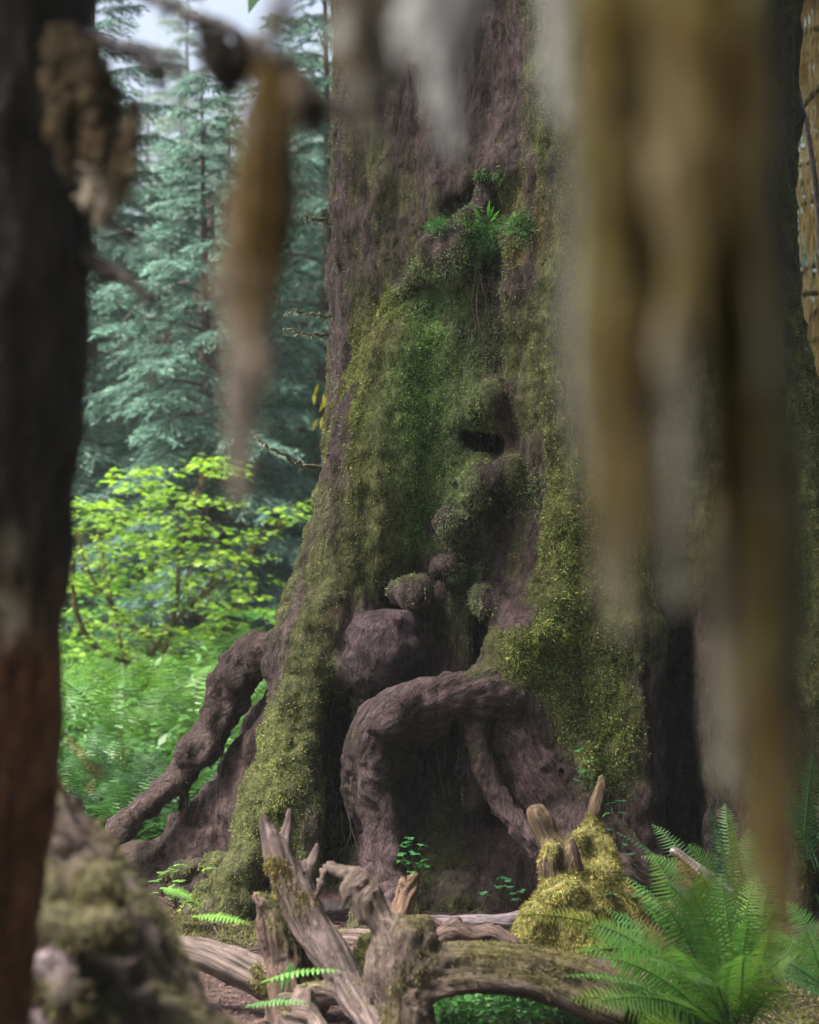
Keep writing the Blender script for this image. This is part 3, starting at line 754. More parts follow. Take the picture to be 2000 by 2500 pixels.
# ================================================================== generic log / snag builder
def wood(name, label, cat, chains, base, h=.008, bare=(.17, .13, .13), moss=(.12, .12, .035), moss_amt=.0, nfur=4000, furlen=.022, seed=1, top_moss=.5,
         k=.03, ells=(), pads=.12, grain=1.0, group=None, carves=(), parent=None, bare_spots=()):
    allp = []
    for pts in chains:
        for a, b, y, r in pts:
            p = at(a, b, y); rr = r / F * y + .06
            allp += [p - rr, p + rr]
    allp = np.array(allp)
    f = Field(allp.min(0) - pads * .4, allp.max(0) + pads * .4, h)
    for pts in chains: chain_px(f, pts, k, 0)
    for e in ells: f.ell(at(e[0], e[1], e[2]), np.array(e[3:6]), k, 0)
    for c_ in carves: f.carve(*c_)
    V, Q, L = f.surface(); V = relax(V, Q, 1, .3); N = vnormals(V, Q)
    # grain direction: nearest chain tangent
    axis_pts, axis_t, axis_s = [], [], []
    for pts in chains:
        S = spline(np.array([at(a, b, y) for a, b, y, r in pts]), 6); axis_pts.append(S); axis_t.append(unit(np.gradient(S, axis=0)))
        axis_s.append(np.concatenate([[0], np.cumsum(np.linalg.norm(np.diff(S, axis=0), axis=1))]) + .37 * len(axis_s))
    A = np.concatenate(axis_pts); T = np.concatenate(axis_t)
    best = np.full(len(V), 1e9); bi = np.zeros(len(V), int)
    for i in range(len(A)):
        d = ((V - A[i]) ** 2).sum(1); mk = d < best; best[mk] = d[mk]; bi[mk] = i
    t = T[bi]; rel = V - A[bi]; da = (rel * t).sum(1, keepdims=True)
    arc = np.concatenate(axis_s)[bi][:, None] + da
    Pg = (rel - t * da) * 34 + arc * np.array([1.6, 1.9, 2.0])
    rid = 1 - 2 * np.abs(perlin(Pg, seed + 60))
    lump = fbm(V * 11, 2, seed + 61)
    mm = sstep(.3, .7, moss_amt + top_moss * N[:, 2] + .55 * fbm(V * 5, 3, seed + 62) - sum([2.5 * np.exp(-((V - at(bx, by, bY)) ** 2).sum(1) / (br / F * bY) ** 2) for bx, by, bY, br in bare_spots], 0 * lump))
    V2 = V + N * ((.008 * grain * rid + .004 * perlin(Pg * 2.2, seed + 3)) * (1 - .6 * mm) + .007 * lump + .008 * mm * perlin(V * 40, seed + 64))[:, None]
    bare = np.array(bare)
    cb = bare * (.62 + .55 * sstep(-.5, .8, rid))[:, None] * (1 + .3 * fbm(V * 7, 2, seed + 66))[:, None]
    cm = np.array(moss) * (1 + .35 * fbm(V * 15, 2, seed + 67))[:, None]
    C = lerp(cb, cm * .8, mm[:, None])
    N2 = vnormals(V2, Q)
    if parent is None:
        th = thing(name, label, cat, base, group)
        wd = obj('wood', V2, Q, M_GRAIN, th, C, gco=Pg)
    else:
        th = parent; wd = obj(name, V2, Q, M_GRAIN, th, C, gco=Pg)
        if label: wd['label'] = label
    if nfur:
        B = Batch(); P, Nn, vi = sample(V2, Q, N2, nfur, mm)
        c = np.array(moss) * np.exp(rng.normal(0, .36, (nfur, 1)) + 1.0 * fbm(P * 9, 2, seed + 68)[:, None]) * (1 + rng.normal(0, .1, (nfur, 3)))
        fur(B, P, Nn, c, furlen, furlen * .14, .45, .95, 1.0)
        o = B.build('moss', M_MOSS, th if parent is None else wd); o['kind'] = 'stuff'
    return th


W = wood
# leaning bleached snag with torn tip
W('leaning_snag', 'torn pinkish grey snag leaning to its pointed tip in front of the mossy root foot', 'snag',
  [[(639, 1985, 7.380, 5), (650, 2020, 7.380, 14), (672, 2075, 7.362, 26), (700, 2140, 7.344, 36), (735, 2210, 7.308, 42), (775, 2280, 7.272, 43), (815, 2345, 7.200, 42), (845, 2400, 7.155, 40), (880, 2450, 7.065, 38), (930, 2520, 6.930, 37), (960, 2570, 6.840, 36)],
   [(706, 1978, 7.416, 4), (702, 2010, 7.416, 9), (692, 2060, 7.398, 14), (690, 2110, 7.380, 18)],
   [(772, 2058, 7.398, 4), (766, 2090, 7.398, 10), (752, 2125, 7.380, 12), (750, 2170, 7.362, 14), (760, 2230, 7.326, 18)],
   [(735, 2110, 7.380, 6), (748, 2130, 7.380, 10)]],
  at(960, 2570, 6.840), bare=(.088, .066, .063), moss_amt=.22, moss=(.12, .10, .035), nfur=5000, seed=2, top_moss=.12, grain=1.2)
# rotten stump left of it
W('rotten_stump', 'short dark rotten stump with ragged top, just left of the leaning snag', 'stump',
  [[(632, 2192, 7.425, 10), (655, 2222, 7.425, 26), (675, 2270, 7.425, 40), (695, 2340, 7.425, 46), (705, 2420, 7.398, 52), (715, 2480, 7.380, 60)],
   [(690, 2200, 7.470, 8), (705, 2250, 7.470, 30), (735, 2330, 7.470, 46), (745, 2420, 7.470, 52)],
   [(665, 2196, 7.452, 6), (670, 2230, 7.452, 16)]],
  at(705, 2470, 7.398), bare=(.085, .056, .046), moss=(.09, .10, .03), moss_amt=.2, nfur=4500, seed=3, grain=1.8)
# hooked root snag joined to the big log
W('fallen_log', 'big grey mossy fallen log with a hooked root arm, lying across the front', 'log',
  [[(985, 2290, 6.975, 52), (980, 2360, 6.975, 62), (990, 2450, 6.948, 62), (995, 2540, 6.930, 70), (1000, 2600, 6.930, 84)],
   [(1035, 2255, 7.002, 22), (1030, 2300, 6.984, 32), (1000, 2370, 6.975, 40)],
   [(960, 2290, 6.984, 26.5), (925, 2240, 7.002, 23.4), (905, 2190, 7.020, 23.4), (880, 2150, 7.038, 19.5), (850, 2133, 7.056, 13.3), (820, 2126, 7.074, 10.1), (803, 2117, 7.092, 8.6), (790, 2130, 7.092, 7.8), (782, 2160, 7.092, 6.2), (770, 2195, 7.092, 3.9)],
   [(870, 2150, 7.020, 12.6), (852, 2165, 7.002, 11.9), (842, 2190, 7.002, 7.0), (834, 2222, 7.002, 3.5)],
   [(900, 2180, 7.020, 13.2), (880, 2200, 7.002, 14.4), (890, 2240, 7.002, 13.2)],
   [(970, 2370, 6.984, 66), (1060, 2365, 7.002, 60), (1150, 2360, 7.038, 58), (1250, 2365, 7.092, 58), (1350, 2385, 7.155, 62), (1450, 2410, 7.200, 60), (1560, 2450, 7.200, 56), (1700, 2500, 7.200, 54), (1850, 2550, 7.200, 50)],
   [(1030, 2425, 6.930, 14), (1090, 2410, 6.930, 18), (1180, 2400, 6.966, 18), (1280, 2405, 7.002, 22), (1380, 2440, 7.056, 24), (1500, 2480, 7.092, 24)],
   [(940, 2300, 7.020, 26), (925, 2400, 7.020, 30), (915, 2480, 7.002, 22)]],
  at(990, 2540, 6.930), h=.0115, bare=(.085, .064, .054), moss=(.10, .09, .036), moss_amt=.34, nfur=16000, seed=4, top_moss=.32, grain=1.6, k=.045, bare_spots=[(800, 2117, 7.08, 50), (860, 2145, 7.05, 55), (905, 2200, 7.02, 55), (835, 2200, 7.0, 40)])
W('splintered_stub', 'orange brown splintered stub with a pointed tip, upright behind the hooked root', 'stump',
  [[(1012, 2140, 8.6, 4), (1002, 2160, 8.6, 12), (988, 2200, 8.58, 19), (972, 2250, 8.55, 21), (962, 2290, 8.5, 22)], [(985, 2150, 8.6, 5), (990, 2175, 8.6, 11)]],
  at(962, 2290, 8.5), bare=(.115, .074, .052), moss_amt=.1, nfur=700, seed=5, h=.006, grain=2.0)
W('bleached_log', 'pale bleached log with cracked wood lying half under the left mossy mound', 'log',
  [[(430, 2318, 7.560, 30), (520, 2338, 7.515, 37), (600, 2370, 7.470, 43), (690, 2410, 7.425, 47), (760, 2440, 7.398, 46)]],
  at(600, 2410, 7.470), bare=(.115, .09, .083), moss_amt=.1, nfur=2500, seed=6, top_moss=.1)
W('grey_log', 'smooth grey root log half sunk in the soil before the hollow', 'log',
  [[(960, 2262, 8.9, 16), (1060, 2258, 8.9, 20), (1150, 2258, 8.9, 22), (1230, 2256, 8.95, 24), (1290, 2252, 9.0, 26)]],
  at(1120, 2275, 8.9), bare=(.20, .165, .19), moss_amt=-.2, nfur=300, seed=7, top_moss=.1)
W('broken_branch', 'thin dark broken branch resting on the brown twisted root', 'branch',
  [[(1035, 2238, 8.5, 5), (1065, 2255, 8.5, 8), (1105, 2275, 8.5, 11), (1130, 2290, 8.5, 12)]], at(1130, 2295, 8.5), bare=(.11, .075, .07), moss_amt=-.4, nfur=0, seed=8, h=.006)
W('twisted_root', 'twisted brown driftwood root lying behind the big fallen log', 'root',
  [[(1050, 2310, 8.42, 16), (1100, 2275, 8.42, 18), (1150, 2285, 8.42, 20), (1200, 2280, 8.42, 17), (1250, 2305, 8.4, 12)], [(1120, 2270, 8.44, 10), (1110, 2255, 8.44, 9), (1090, 2290, 8.42, 12)]],
  at(1150, 2310, 8.42), bare=(.09, .062, .054), moss_amt=-.2, nfur=200, seed=9, h=.008, grain=2)
W('sunken_log', 'dark cracked log lying between the leaning snag and the hooked root', 'log',
  [[(760, 2305, 8.75, 26), (850, 2300, 8.75, 30), (930, 2310, 8.7, 30), (1000, 2330, 8.65, 26)]], at(880, 2335, 8.7), bare=(.15, .11, .10), moss_amt=-.1, nfur=700, seed=10)
W('mossy_peg', 'small dark mossy stub under the hooked root', 'stump',
  [[(900, 2295, 7.470, 18), (890, 2350, 7.470, 34), (880, 2420, 7.452, 52)]], at(880, 2440, 7.452), bare=(.08, .06, .05), moss=(.09, .095, .028), moss_amt=.5, nfur=4000, seed=12)
W('fallen_branch', 'dark weathered branch lying low beneath the leaning snag', 'branch',
  [[(735, 2415, 7.155, 8), (790, 2408, 7.155, 13), (850, 2420, 7.155, 22), (910, 2415, 7.155, 32), (970, 2400, 7.155, 34)], [(690, 2440, 7.155, 12), (780, 2435, 7.155, 16), (850, 2430, 7.155, 20)]],
  at(850, 2445, 7.155), bare=(.13, .10, .085), moss_amt=-.05, nfur=500, seed=13)
W('weathered_chunk', 'pale weathered wood chunk at the bottom edge left of the leaning snag', 'stump',
  [[(745, 2430, 6.840, 22), (735, 2480, 6.840, 44), (725, 2560, 6.840, 70)], [(700, 2480, 6.795, 20), (760, 2490, 6.795, 20), (790, 2520, 6.750, 18)]],
  at(730, 2540, 6.840), bare=(.16, .12, .11), moss_amt=-.05, nfur=700, seed=14)
# yellow mossy stump
ym = (.26, .245, .08)
W('mossy_stump', 'broken old stump smothered in thick yellow moss beside the leaning root', 'stump',
  [[(1470, 1898, 8.8, 5), (1466, 1925, 8.8, 11), (1455, 1965, 8.8, 15), (1448, 2010, 8.8, 20), (1442, 2060, 8.78, 36), (1432, 2120, 8.76, 50), (1415, 2190, 8.74, 62), (1395, 2270, 8.72, 84), (1370, 2340, 8.7, 100)],
   [(1304, 1985, 8.74, 17), (1318, 2010, 8.74, 21), (1342, 2050, 8.74, 26), (1368, 2090, 8.74, 34), (1400, 2140, 8.74, 42)],
   [(1322, 1978, 8.76, 7), (1330, 2010, 8.75, 14)],
   [(1345, 2075, 8.66, 18), (1338, 2120, 8.64, 21), (1352, 2175, 8.64, 22)],
   [(1440, 2200, 8.72, 62), (1500, 2232, 8.72, 46), (1570, 2232, 8.74, 38), (1640, 2240, 8.76, 34), (1700, 2250, 8.78, 26)],
   [(1350, 2220, 8.66, 50), (1318, 2275, 8.64, 56), (1305, 2340, 8.62, 54)], [(1470, 2130, 8.66, 34), (1485, 2200, 8.66, 40)], [(1400, 2250, 8.6, 50), (1420, 2320, 8.6, 60)], [(1475, 2070, 8.74, 22), (1490, 2120, 8.72, 26)], [(1415, 2040, 8.7, 16), (1400, 2090, 8.7, 24)], [(1350, 2195, 8.6, 36), (1385, 2180, 8.6, 38)], [(1310, 2240, 8.58, 36), (1285, 2300, 8.58, 40)], [(1520, 2180, 8.66, 24), (1550, 2215, 8.66, 34)]],
  at(1380, 2330, 8.72), bare=(.11, .078, .05), moss=ym, moss_amt=.62, nfur=120000, furlen=.022, seed=15, top_moss=.25, k=.05,
  bare_spots=[(1470, 1905, 8.8, 40), (1462, 1950, 8.8, 26), (1312, 1995, 8.74, 34), (1335, 2040, 8.74, 26), (1372, 2090, 8.68, 22), (1340, 2120, 8.62, 18)])
W('dead_stick', 'short dark stick poking out of the yellow mossy stump', 'stick', [[(1397, 2050, 8.6, 4), (1404, 2080, 8.6, 6), (1415, 2120, 8.62, 6)]], at(1413, 2120, 8.62), bare=(.10, .06, .06), moss_amt=-1, nfur=0, seed=16, h=.005)
W('pale_branch', 'pale bleached branch stub pointing up among the sword ferns', 'branch', [[(1645, 2078, 8.4, 9), (1690, 2110, 8.4, 11), (1740, 2150, 8.4, 12), (1800, 2195, 8.4, 12)]], at(1790, 2195, 8.4), bare=(.22, .19, .19), moss_amt=-.5, nfur=0, seed=18, h=.007)

# puddles
def puddle(px, py, Y, rx, ry, label):
    c = at(px, py, Y); n = 40; a = np.linspace(0, 6.283, n, endpoint=False)
    r = 1 + .2 * perlin(np.stack([np.cos(a) * 1.3, np.sin(a) * 1.3, a * 0 + px], 1), 3)
    zt = ground_z(np.array([c[0]]), np.array([Y]))[0] + .035
    ring = np.stack([c[0] + rx * r * np.cos(a), Y + ry * r * np.sin(a), np.full(n, zt)], 1)
    V = np.vstack([ring, ring - [0, 0, .12], [[c[0], Y, zt]]])
    T = [(2 * n, i, (i + 1) % n) for i in range(n)]; Q = [(i, i + n, (i + 1) % n + n, (i + 1) % n) for i in range(n)]
    o = obj('water', V, [np.array(T), np.array(Q)], M_WATER); tag(o, label, 'water', kind='structure')
M_WATER = bpy.data.materials.new('pool_water'); M_WATER.use_nodes = True
_b = M_WATER.node_tree.nodes['Principled BSDF']; _b.inputs['Base Color'].default_value = (.05, .06, .07, 1); _b.inputs['Roughness'].default_value = .06
_nz = M_WATER.node_tree.nodes.new('ShaderNodeTexNoise'); _nz.inputs['Scale'].default_value = 9
_bp = M_WATER.node_tree.nodes.new('ShaderNodeBump'); _bp.inputs['Strength'].default_value = .08
M_WATER.node_tree.links.new(_nz.outputs['Fac'], _bp.inputs['Height']); M_WATER.node_tree.links.new(_bp.outputs['Normal'], _b.inputs['Normal'])
puddle(790, 2160, 9.75, .17, .22, 'small bluish puddle in the hollow behind the hooked root')
puddle(850, 2500, 7.35, .17, .10, 'small bluish puddle at the bottom edge under the leaning snag')

# ================================================================== left tree (close, out of focus)
def blobp(px, py, u0, v0, ru, rv):
    return np.exp(-((px - u0) / ru) ** 2 - ((py - v0) / rv) ** 2)


def bark_part(name, parent, chains, h, cbark, cmoss, moss_fn, nfur, k=.1, furlen=.02, seed=70, relief=1.0, ells=(), label=None, zr=(-9, 9)):
    allp = []
    for pts in chains:
        for a, b, y, r in pts:
            p = at(a, b, y); rr = r / F * y + .04; allp += [p - rr, p + rr]
    allp = np.array(allp); lo, hi = allp.min(0), allp.max(0)
    lo[2] = max(lo[2], zr[0]); hi[2] = min(hi[2], zr[1])
    f = Field(lo, hi, h)
    for pts in chains: chain_px(f, pts, k, 0)
    for e in ells: f.ell(at(e[0], e[1], e[2]), np.array(e[3:6]), .05, 0)
    V, Q, _ = f.surface(); V = relax(V, Q, 1, .4); N = vnormals(V, Q)
    rid = 1 - 2 * np.abs(perlin(V * (15, 15, 4), seed))
    V2 = V + N * (relief * (.014 * rid + .02 * fbm(V * 6, 3, seed + 1)))[:, None]
    px = 1000 + V[:, 0] / V[:, 1].mean() * F; py = 1250 - (V[:, 2] - H) / V[:, 1].mean() * F
    mm = np.clip(moss_fn(px, py, V, N), 0, 1)
    C = lerp(np.array(cbark(px, py)) * (.6 + .5 * sstep(-.6, .8, rid))[:, None], np.array(cmoss) * .8, mm[:, None]) * (1 + .3 * fbm(V * 8, 2, seed + 4))[:, None]
    o = obj(name, V2, Q, M_BARK, parent, C)
    if label: o['label'] = label
    if nfur:
        B = Batch(); N2 = vnormals(V2, Q); P, Nn, vi = sample(V2, Q, N2, nfur, mm)
        c = np.array(cmoss) * np.exp(rng.normal(0, .35, (nfur, 1))) * (1 + rng.normal(0, .1, (nfur, 3)))
        fur(B, P, Nn, c * np.exp(.6 * fbm(P * 9, 2, seed + 9))[:, None], furlen, furlen * .085, .5, .8, .9)
        m_ = B.build('moss', M_MOSS, o); m_['kind'] = 'stuff'
    return o


left = thing('leaning_tree', 'dark bare trunk close by at the left edge with a mossy root mound', 'tree', (-.85, 3.6, 0))
def lt_bark(px, py):
    t = sstep(1250, 1700, py)[:, None]
    c = lerp(np.array([.034, .026, .024]), np.array([.15, .062, .026]), t)
    return lerp(c, np.array([.30, .26, .20]), np.clip(1.2 * blobp(px, py, 60, 1330, 26, 50) + 1.3 * blobp(px, py, 40, 1490, 50, 60), 0, 1)[:, None])
bark_part('trunk', left, [[(-55, -900, 3.4, 285), (-50, 0, 3.4, 278), (-52, 500, 3.4, 258), (-52, 950, 3.4, 250), (-70, 1150, 3.4, 240), (-85, 1500, 3.4, 232), (-110, 1900, 3.4, 226), (-135, 2250, 3.4, 218), (-165, 2600, 3.45, 212)]], .015,
          lt_bark, (.085, .08, .04), lambda px, py, V, N: sstep(.35, .8, .3 * blobp(px, py, 60, 1500, 60, 70) + .35 * fbm(V * 3, 3, 77) * (py < 1200)), 2500, .05, .02, 71, 1.0)
# trunk carries on above the view
tv, tq, tt = tube([at(-55, -880, 3.4), at(-80, -2500, 3.5), at(-100, -6000, 3.6), at(-100, -14000, 3.7)], [.195, .18, .13, .03], 20, .03)
obj('trunk_top', tv, [tq, tt], M_BARK, left, (.06, .045, .04))
bark_part('root_mound', left, [[(-180, 1650, 4.25, 120), (-120, 1850, 4.25, 185), (-75, 2050, 4.2, 250), (-30, 2250, 4.15, 330), (20, 2450, 4.1, 400), (60, 2700, 4.0, 480), (60, 3100, 3.9, 620)],
                               [(60, 2370, 4.0, 250), (250, 2600, 3.9, 225), (430, 2720, 3.85, 220), (600, 2780, 3.8, 200)],
                               [(30, 2290, 3.88, 30), (110, 2280, 3.78, 34), (210, 2275, 3.74, 30), (275, 2262, 3.76, 20)],
                               [(30, 2330, 3.86, 40), (95, 2360, 3.74, 42), (140, 2410, 3.70, 38), (190, 2440, 3.68, 24)],
                               [(215, 2150, 3.92, 30), (255, 2180, 3.86, 26), (275, 2210, 3.86, 16)]], .017,
          lambda px, py: lerp(np.array([.085, .062, .055]), np.array([.24, .19, .22]), np.clip(blobp(px, py, 180, 2275, 140, 26) + blobp(px, py, 130, 2390, 70, 60) + .8 * blobp(px, py, 280, 2180, 30, 40), 0, 1)[:, None]),
          (.115, .107, .055), lambda px, py, V, N: sstep(.25, .75, .50 + .85 * fbm(V * 5.5, 3, 78) - 1.2 * np.clip(blobp(px, py, 180, 2275, 130, 24) + blobp(px, py, 130, 2390, 60, 50), 0, 1) - .5 * blobp(px, py, 160, 1980, 40, 100)), 110000, .06, .028, 72, 2.0, zr=(0.15, 9))
# limbs and stubs of the left tree
def limb(name, parent, pts, col, mossn=0, mc=(.05, .045, .032), wob=.004, mat=None, lab=None, fl=.03):
    pts = np.array(pts, float)
    P = np.array([at(a, b, y) for a, b, y, r in pts]); R = pts[:, 3] / F * pts[:, 2]
    S = spline(np.column_stack([P, R]), 7); S[:, :3] += rng.normal(0, wob, (len(S), 3))
    V, Q, T = tube(S[:, :3], np.maximum(S[:, 3], .0012), 9, .08)
    b = Batch(); b.add(V, np.array(col), Q, T)
    if mossn:
        i = rng.integers(0, len(S), mossn); Pp = S[i, :3] + rng.normal(0, 1, (mossn, 3)) * S[i, 3:4] * .6
        fur(b, Pp, unit(rng.normal(size=(mossn, 3))), np.array(mc) * np.exp(rng.normal(0, .3, (mossn, 1))), fl, fl * .15, .3, .9)
    o = b.build(name, mat or M_WOOD, parent)
    if lab: o['label'] = lab
    return o
limb('limb', left, [(120, 60, 3.35, 44), (220, 92, 3.3, 20), (300, 118, 3.2, 14), (370, 140, 3.15, 11), (430, 178, 3.1, 7)], (.035, .034, .042), 120, fl=.02)
limb('limb', left, [(220, 100, 3.3, 12), (300, 105, 3.2, 10), (380, 120, 3.15, 8), (440, 130, 3.1, 5)], (.035, .034, .042), 60, fl=.02)
limb('limb', left, [(300, 112, 3.2, 6), (360, 160, 3.15, 6), (420, 150, 3.1, 4), (452, 160, 3.1, 2)], (.035, .034, .042), 60, fl=.02)
limb('limb', left, [(330, 130, 3.2, 9), (380, 170, 3.2, 10), (390, 200, 3.2, 5)], (.035, .034, .04), 160, fl=.02)
limb('limb', left, [(170, 505, 3.4, 14), (220, 525, 3.35, 11), (290, 555, 3.3, 9), (350, 588, 3.3, 6)], (.03, .025, .026), 20, fl=.015)
limb('limb', left, [(150, 600, 3.4, 34), (210, 632, 3.35, 26), (270, 660, 3.3, 19), (330, 698, 3.25, 16), (372, 735, 3.2, 11)], (.035, .028, .028), 80, fl=.015)
limb('branch', left, [(-60, -420, 3.3, 30), (150, -130, 2.95, 20), (350, -12, 2.8, 13), (440, 28, 2.75, 14), (530, 60, 2.7, 15), (600, 95, 2.66, 14), (680, 150, 2.62, 14), (740, 200, 2.6, 14), (790, 240, 2.58, 8), (880, 310, 2.55, 6), (1000, 370, 2.5, 4)],
     (.03, .026, .027), 260, fl=.02, lab='dark drooping dead branch crossing the top left')
limb('branch', left, [(560, -500, 1.9, 26), (690, -60, 1.75, 14), (680, 40, 1.72, 11), (655, 130, 1.7, 10), (640, 220, 1.7, 8)], (.06, .05, .04), 200)
limb('branch', left, [(-60, -1500, 3.3, 60), (400, -620, 2.2, 60), (900, -330, 1.6, 55), (1300, -230, 1.3, 50), (1700, -200, 1.15, 45), (2150, -220, 1.05, 40)], (.06, .05, .035), 900)

# ================================================================== hanging moss in the foreground
def drape(name, label, Y, locks, cfun, per=70, width=.0026, depth=.03, hair=9, rag=.5, sway=38, group=None):
    """hanging moss: each lock (px, py_top, py_bottom, half width px) is a bundle of feathery strands that tapers to a ragged tip"""
    px_l, py_l, Y_l = [], [], []
    m = 16; t = np.linspace(0, 1, m)
    for (lx, y0, y1, hw, *dy) in locks:
        n = int(per * (.6 + hw / 40.0))
        off = rng.normal(0, .5, n)
        st = y0 + (y1 - y0) * rng.random(n) ** 2 * .55
        en = y0 + (y1 - y0) * (1 - rag * rng.random(n) ** 1.4 * np.clip(np.abs(off) + .25, 0, 1))
        en = np.maximum(en, st + 40)
        py = st[:, None] + (en - st)[:, None] * t
        f = (py - y0) / (y1 - y0)
        prof = np.interp(f, [0, .2, .5, .8, 1], [.9, 1.05, 1.0, .65, .18])
        ph = rng.random() * 9
        big = sway * perlin(np.stack([np.full(n * m, lx / 70 + ph), (py / 240).ravel(), np.zeros(n * m)], 1), 5).reshape(n, m)
        px = lx + big + rng.normal(0, 28) * (t - .4) + off[:, None] * hw * prof + np.cumsum(rng.normal(0, 2.2, (n, m)), 1)
        px_l.append(px); py_l.append(py); Y_l.append(Y + (dy[0] if dy else rng.normal(0, depth)) + rng.normal(0, depth * .5, n)[:, None] * np.ones(m))
    px, py, yy = np.concatenate(px_l), np.concatenate(py_l), np.concatenate(Y_l); n = len(px)
    P = np.stack([(px - 1000) / F * yy, yy, H + (1250 - py) / F * yy], -1)
    ang = rng.random(n) * 3.14
    sd = np.stack([np.cos(ang), np.sin(ang), 0 * ang], 1)
    w = width * rng.uniform(.4, 1.4, n)[:, None] * (1 - .6 * t) * (1 + .5 * np.sin(t * 40 + rng.random((n, 1)) * 6))
    V = np.stack([P - sd[:, None] * w[..., None], P + sd[:, None] * w[..., None]], 2).reshape(-1, 3)
    base = (np.arange(n) * m * 2)[:, None] + np.arange(m - 1) * 2
    Q = np.stack([base, base + 1, base + 3, base + 2], -1).reshape(-1, 4)
    C = cfun(px.ravel(), py.ravel()) * np.exp(rng.normal(0, .22, (n, 1))).repeat(m, 0)
    B = Batch(); B.add(V, np.repeat(C, 2, 0), Q=Q)
    k = n * hair
    i = rng.integers(0, n, k); j = rng.integers(0, m - 1, k)
    Pp = P[i, j] + (P[i, j + 1] - P[i, j]) * rng.random((k, 1))
    fur(B, Pp, unit(rng.normal(size=(k, 3)) * [1, 1, .3]), C.reshape(n, m, 3)[i, j], .0085 * Y, .0016 * Y, .6, .8)
    V, f, Cc = B.arrays()
    lk = np.array([l_[:4] for l_ in locks], float)
    th = thing(name, label, 'hanging moss', at(lk[:, 0].mean(), lk[:, 1].min(), Y), group)
    obj('strands', V, f, M_HANG, th, Cc, False)
    return th


GREY = np.array([.27, .28, .24]); BRN = np.array([.155, .10, .038]); OLV = np.array([.125, .11, .034]); MID = np.array([.18, .15, .072]); PUR = np.array([.24, .21, .22])
def nz2(px, py, a, b, seed, o=3): return fbm(np.stack([px / a, py / b, 0 * px + seed], 1), o, seed)
def c_right(px, py):
    c = lerp(BRN, OLV, sstep(-.2, .2, nz2(px, py, 130, 150, 51))[:, None])
    core = lerp(c, MID, sstep(-.25, .3, nz2(px, py, 110, 120, 53))[:, None] * .9)
    core = lerp(core, np.array([.07, .058, .02]), (sstep(.1, .5, nz2(px, py, 140, 160, 57)) * .45)[:, None])
    le = np.interp(py, [0, 500, 900, 1500], [1418, 1430, 1432, 1465]); re = np.interp(py, [0, 700, 1100, 1500, 2000], [1850, 1840, 1870, 1900, 1930])
    edge = np.maximum(sstep(le, le - 34, px), .6 * sstep(re - 10, re + 30, px))
    midp = np.exp(-((px - 1640) / 50) ** 2) * sstep(650, 950, py) + .9 * np.exp(-((px - 1770) / 35) ** 2) * sstep(1150, 1450, py) + .35 * np.exp(-((px - 1630) / 60) ** 2 - ((py - 380) / 200) ** 2)
    low = sstep(1150, 1450, py) * sstep(1600, 1480, px) * .5
    return lerp(core, GREY, np.clip(edge + midp * .85 + low + .3 * sstep(.1, .45, nz2(px, py, 80, 100, 59)), 0, 1)[:, None])
drape('moss_curtain', 'wide blurred brown curtain of hanging moss close by, right of centre, with pale edges', 1.15,
      [(1425, -220, 900, 26), (1435, -220, 1250, 30), (1470, -220, 1480, 45), (1500, -220, 1560, 40), (1520, 300, 1380, 45), (1545, -220, 1050, 40), (1580, -220, 820, 40), (1610, -220, 880, 40), (1640, -220, 1280, 32),
       (1650, 500, 1500, 26), (1665, -220, 880, 38), (1700, -220, 760, 38), (1735, -220, 900, 40), (1770, -220, 1650, 45), (1775, 700, 1900, 40), (1800, -220, 1950, 45), (1835, -220, 2080, 45), (1850, 800, 2250, 42), (1890, 600, 2320, 38),
       (1850, -220, 1300, 30), (1905, 1000, 2200, 32), (1600, -220, 600, 60), (1500, -220, 700, 50), (1720, -220, 700, 60), (1800, -220, 900, 50), (1640, -220, 1050, 34, -.09), (1690, -220, 820, 36, -.10), (1735, -220, 800, 36, -.09), (1590, -220, 900, 36, -.08), (1825, -220, 1000, 30, -.10)], c_right, 26, .0024, .045, hair=8)
drape('moss_curtain', 'narrow brown strand of hanging moss drooping left of the giant trunk, tapering low', 1.6,
      [(650, 170, 700, 30), (665, 200, 800, 40), (640, 230, 950, 45), (620, 280, 1050, 45), (605, 330, 1150, 36), (600, 500, 1230, 30), (680, 250, 760, 34), (590, 450, 1000, 30), (640, 150, 500, 22)],
      lambda px, py: lerp(lerp(BRN, MID, .25) * .72, np.array([.235, .21, .18]), np.clip(sstep(650, 950, py) + .5 * sstep(590, 550, px) + .5 * sstep(690, 720, px) + .3 * sstep(0, .4, nz2(px, py, 60, 90, 61)), 0, 1)[:, None]), 42, .0026, .03)
drape('moss_curtain', 'pale grey lichen clump hanging at the top over the dark bark of the trunk', 1.35,
      [(1000, -160, 150, 26), (1040, -160, 230, 30), (1075, -160, 290, 30), (1110, -160, 240, 30), (1150, -160, 130, 24), (1060, -160, 120, 50), (1085, 60, 380, 14)], lambda px, py: np.tile([.36, .37, .38], (len(px), 1)), 26, .0022, .04, rag=.75)
drape('moss_curtain', 'thin grey brown moss wisps hanging at the top just over the trunk edge', 1.5,
      [(830, -160, 180, 22), (870, -160, 300, 24), (900, -160, 360, 20), (945, -160, 240, 24), (880, -160, 120, 40)], lambda px, py: lerp(np.array([.10, .085, .06]), np.array([.28, .28, .27]), sstep(-.1, .3, nz2(px, py, 60, 90, 55))[:, None]), 30, .0022, .03)
drape('moss_curtain', 'pale grey lichen wisps hanging along the left flank of the wide moss curtain', 1.2,
      [(1345, -160, 200, 22), (1375, -160, 300, 20), (1400, -160, 420, 16)], lambda px, py: np.tile([.33, .34, .32], (len(px), 1)), 36, .0024, .03)
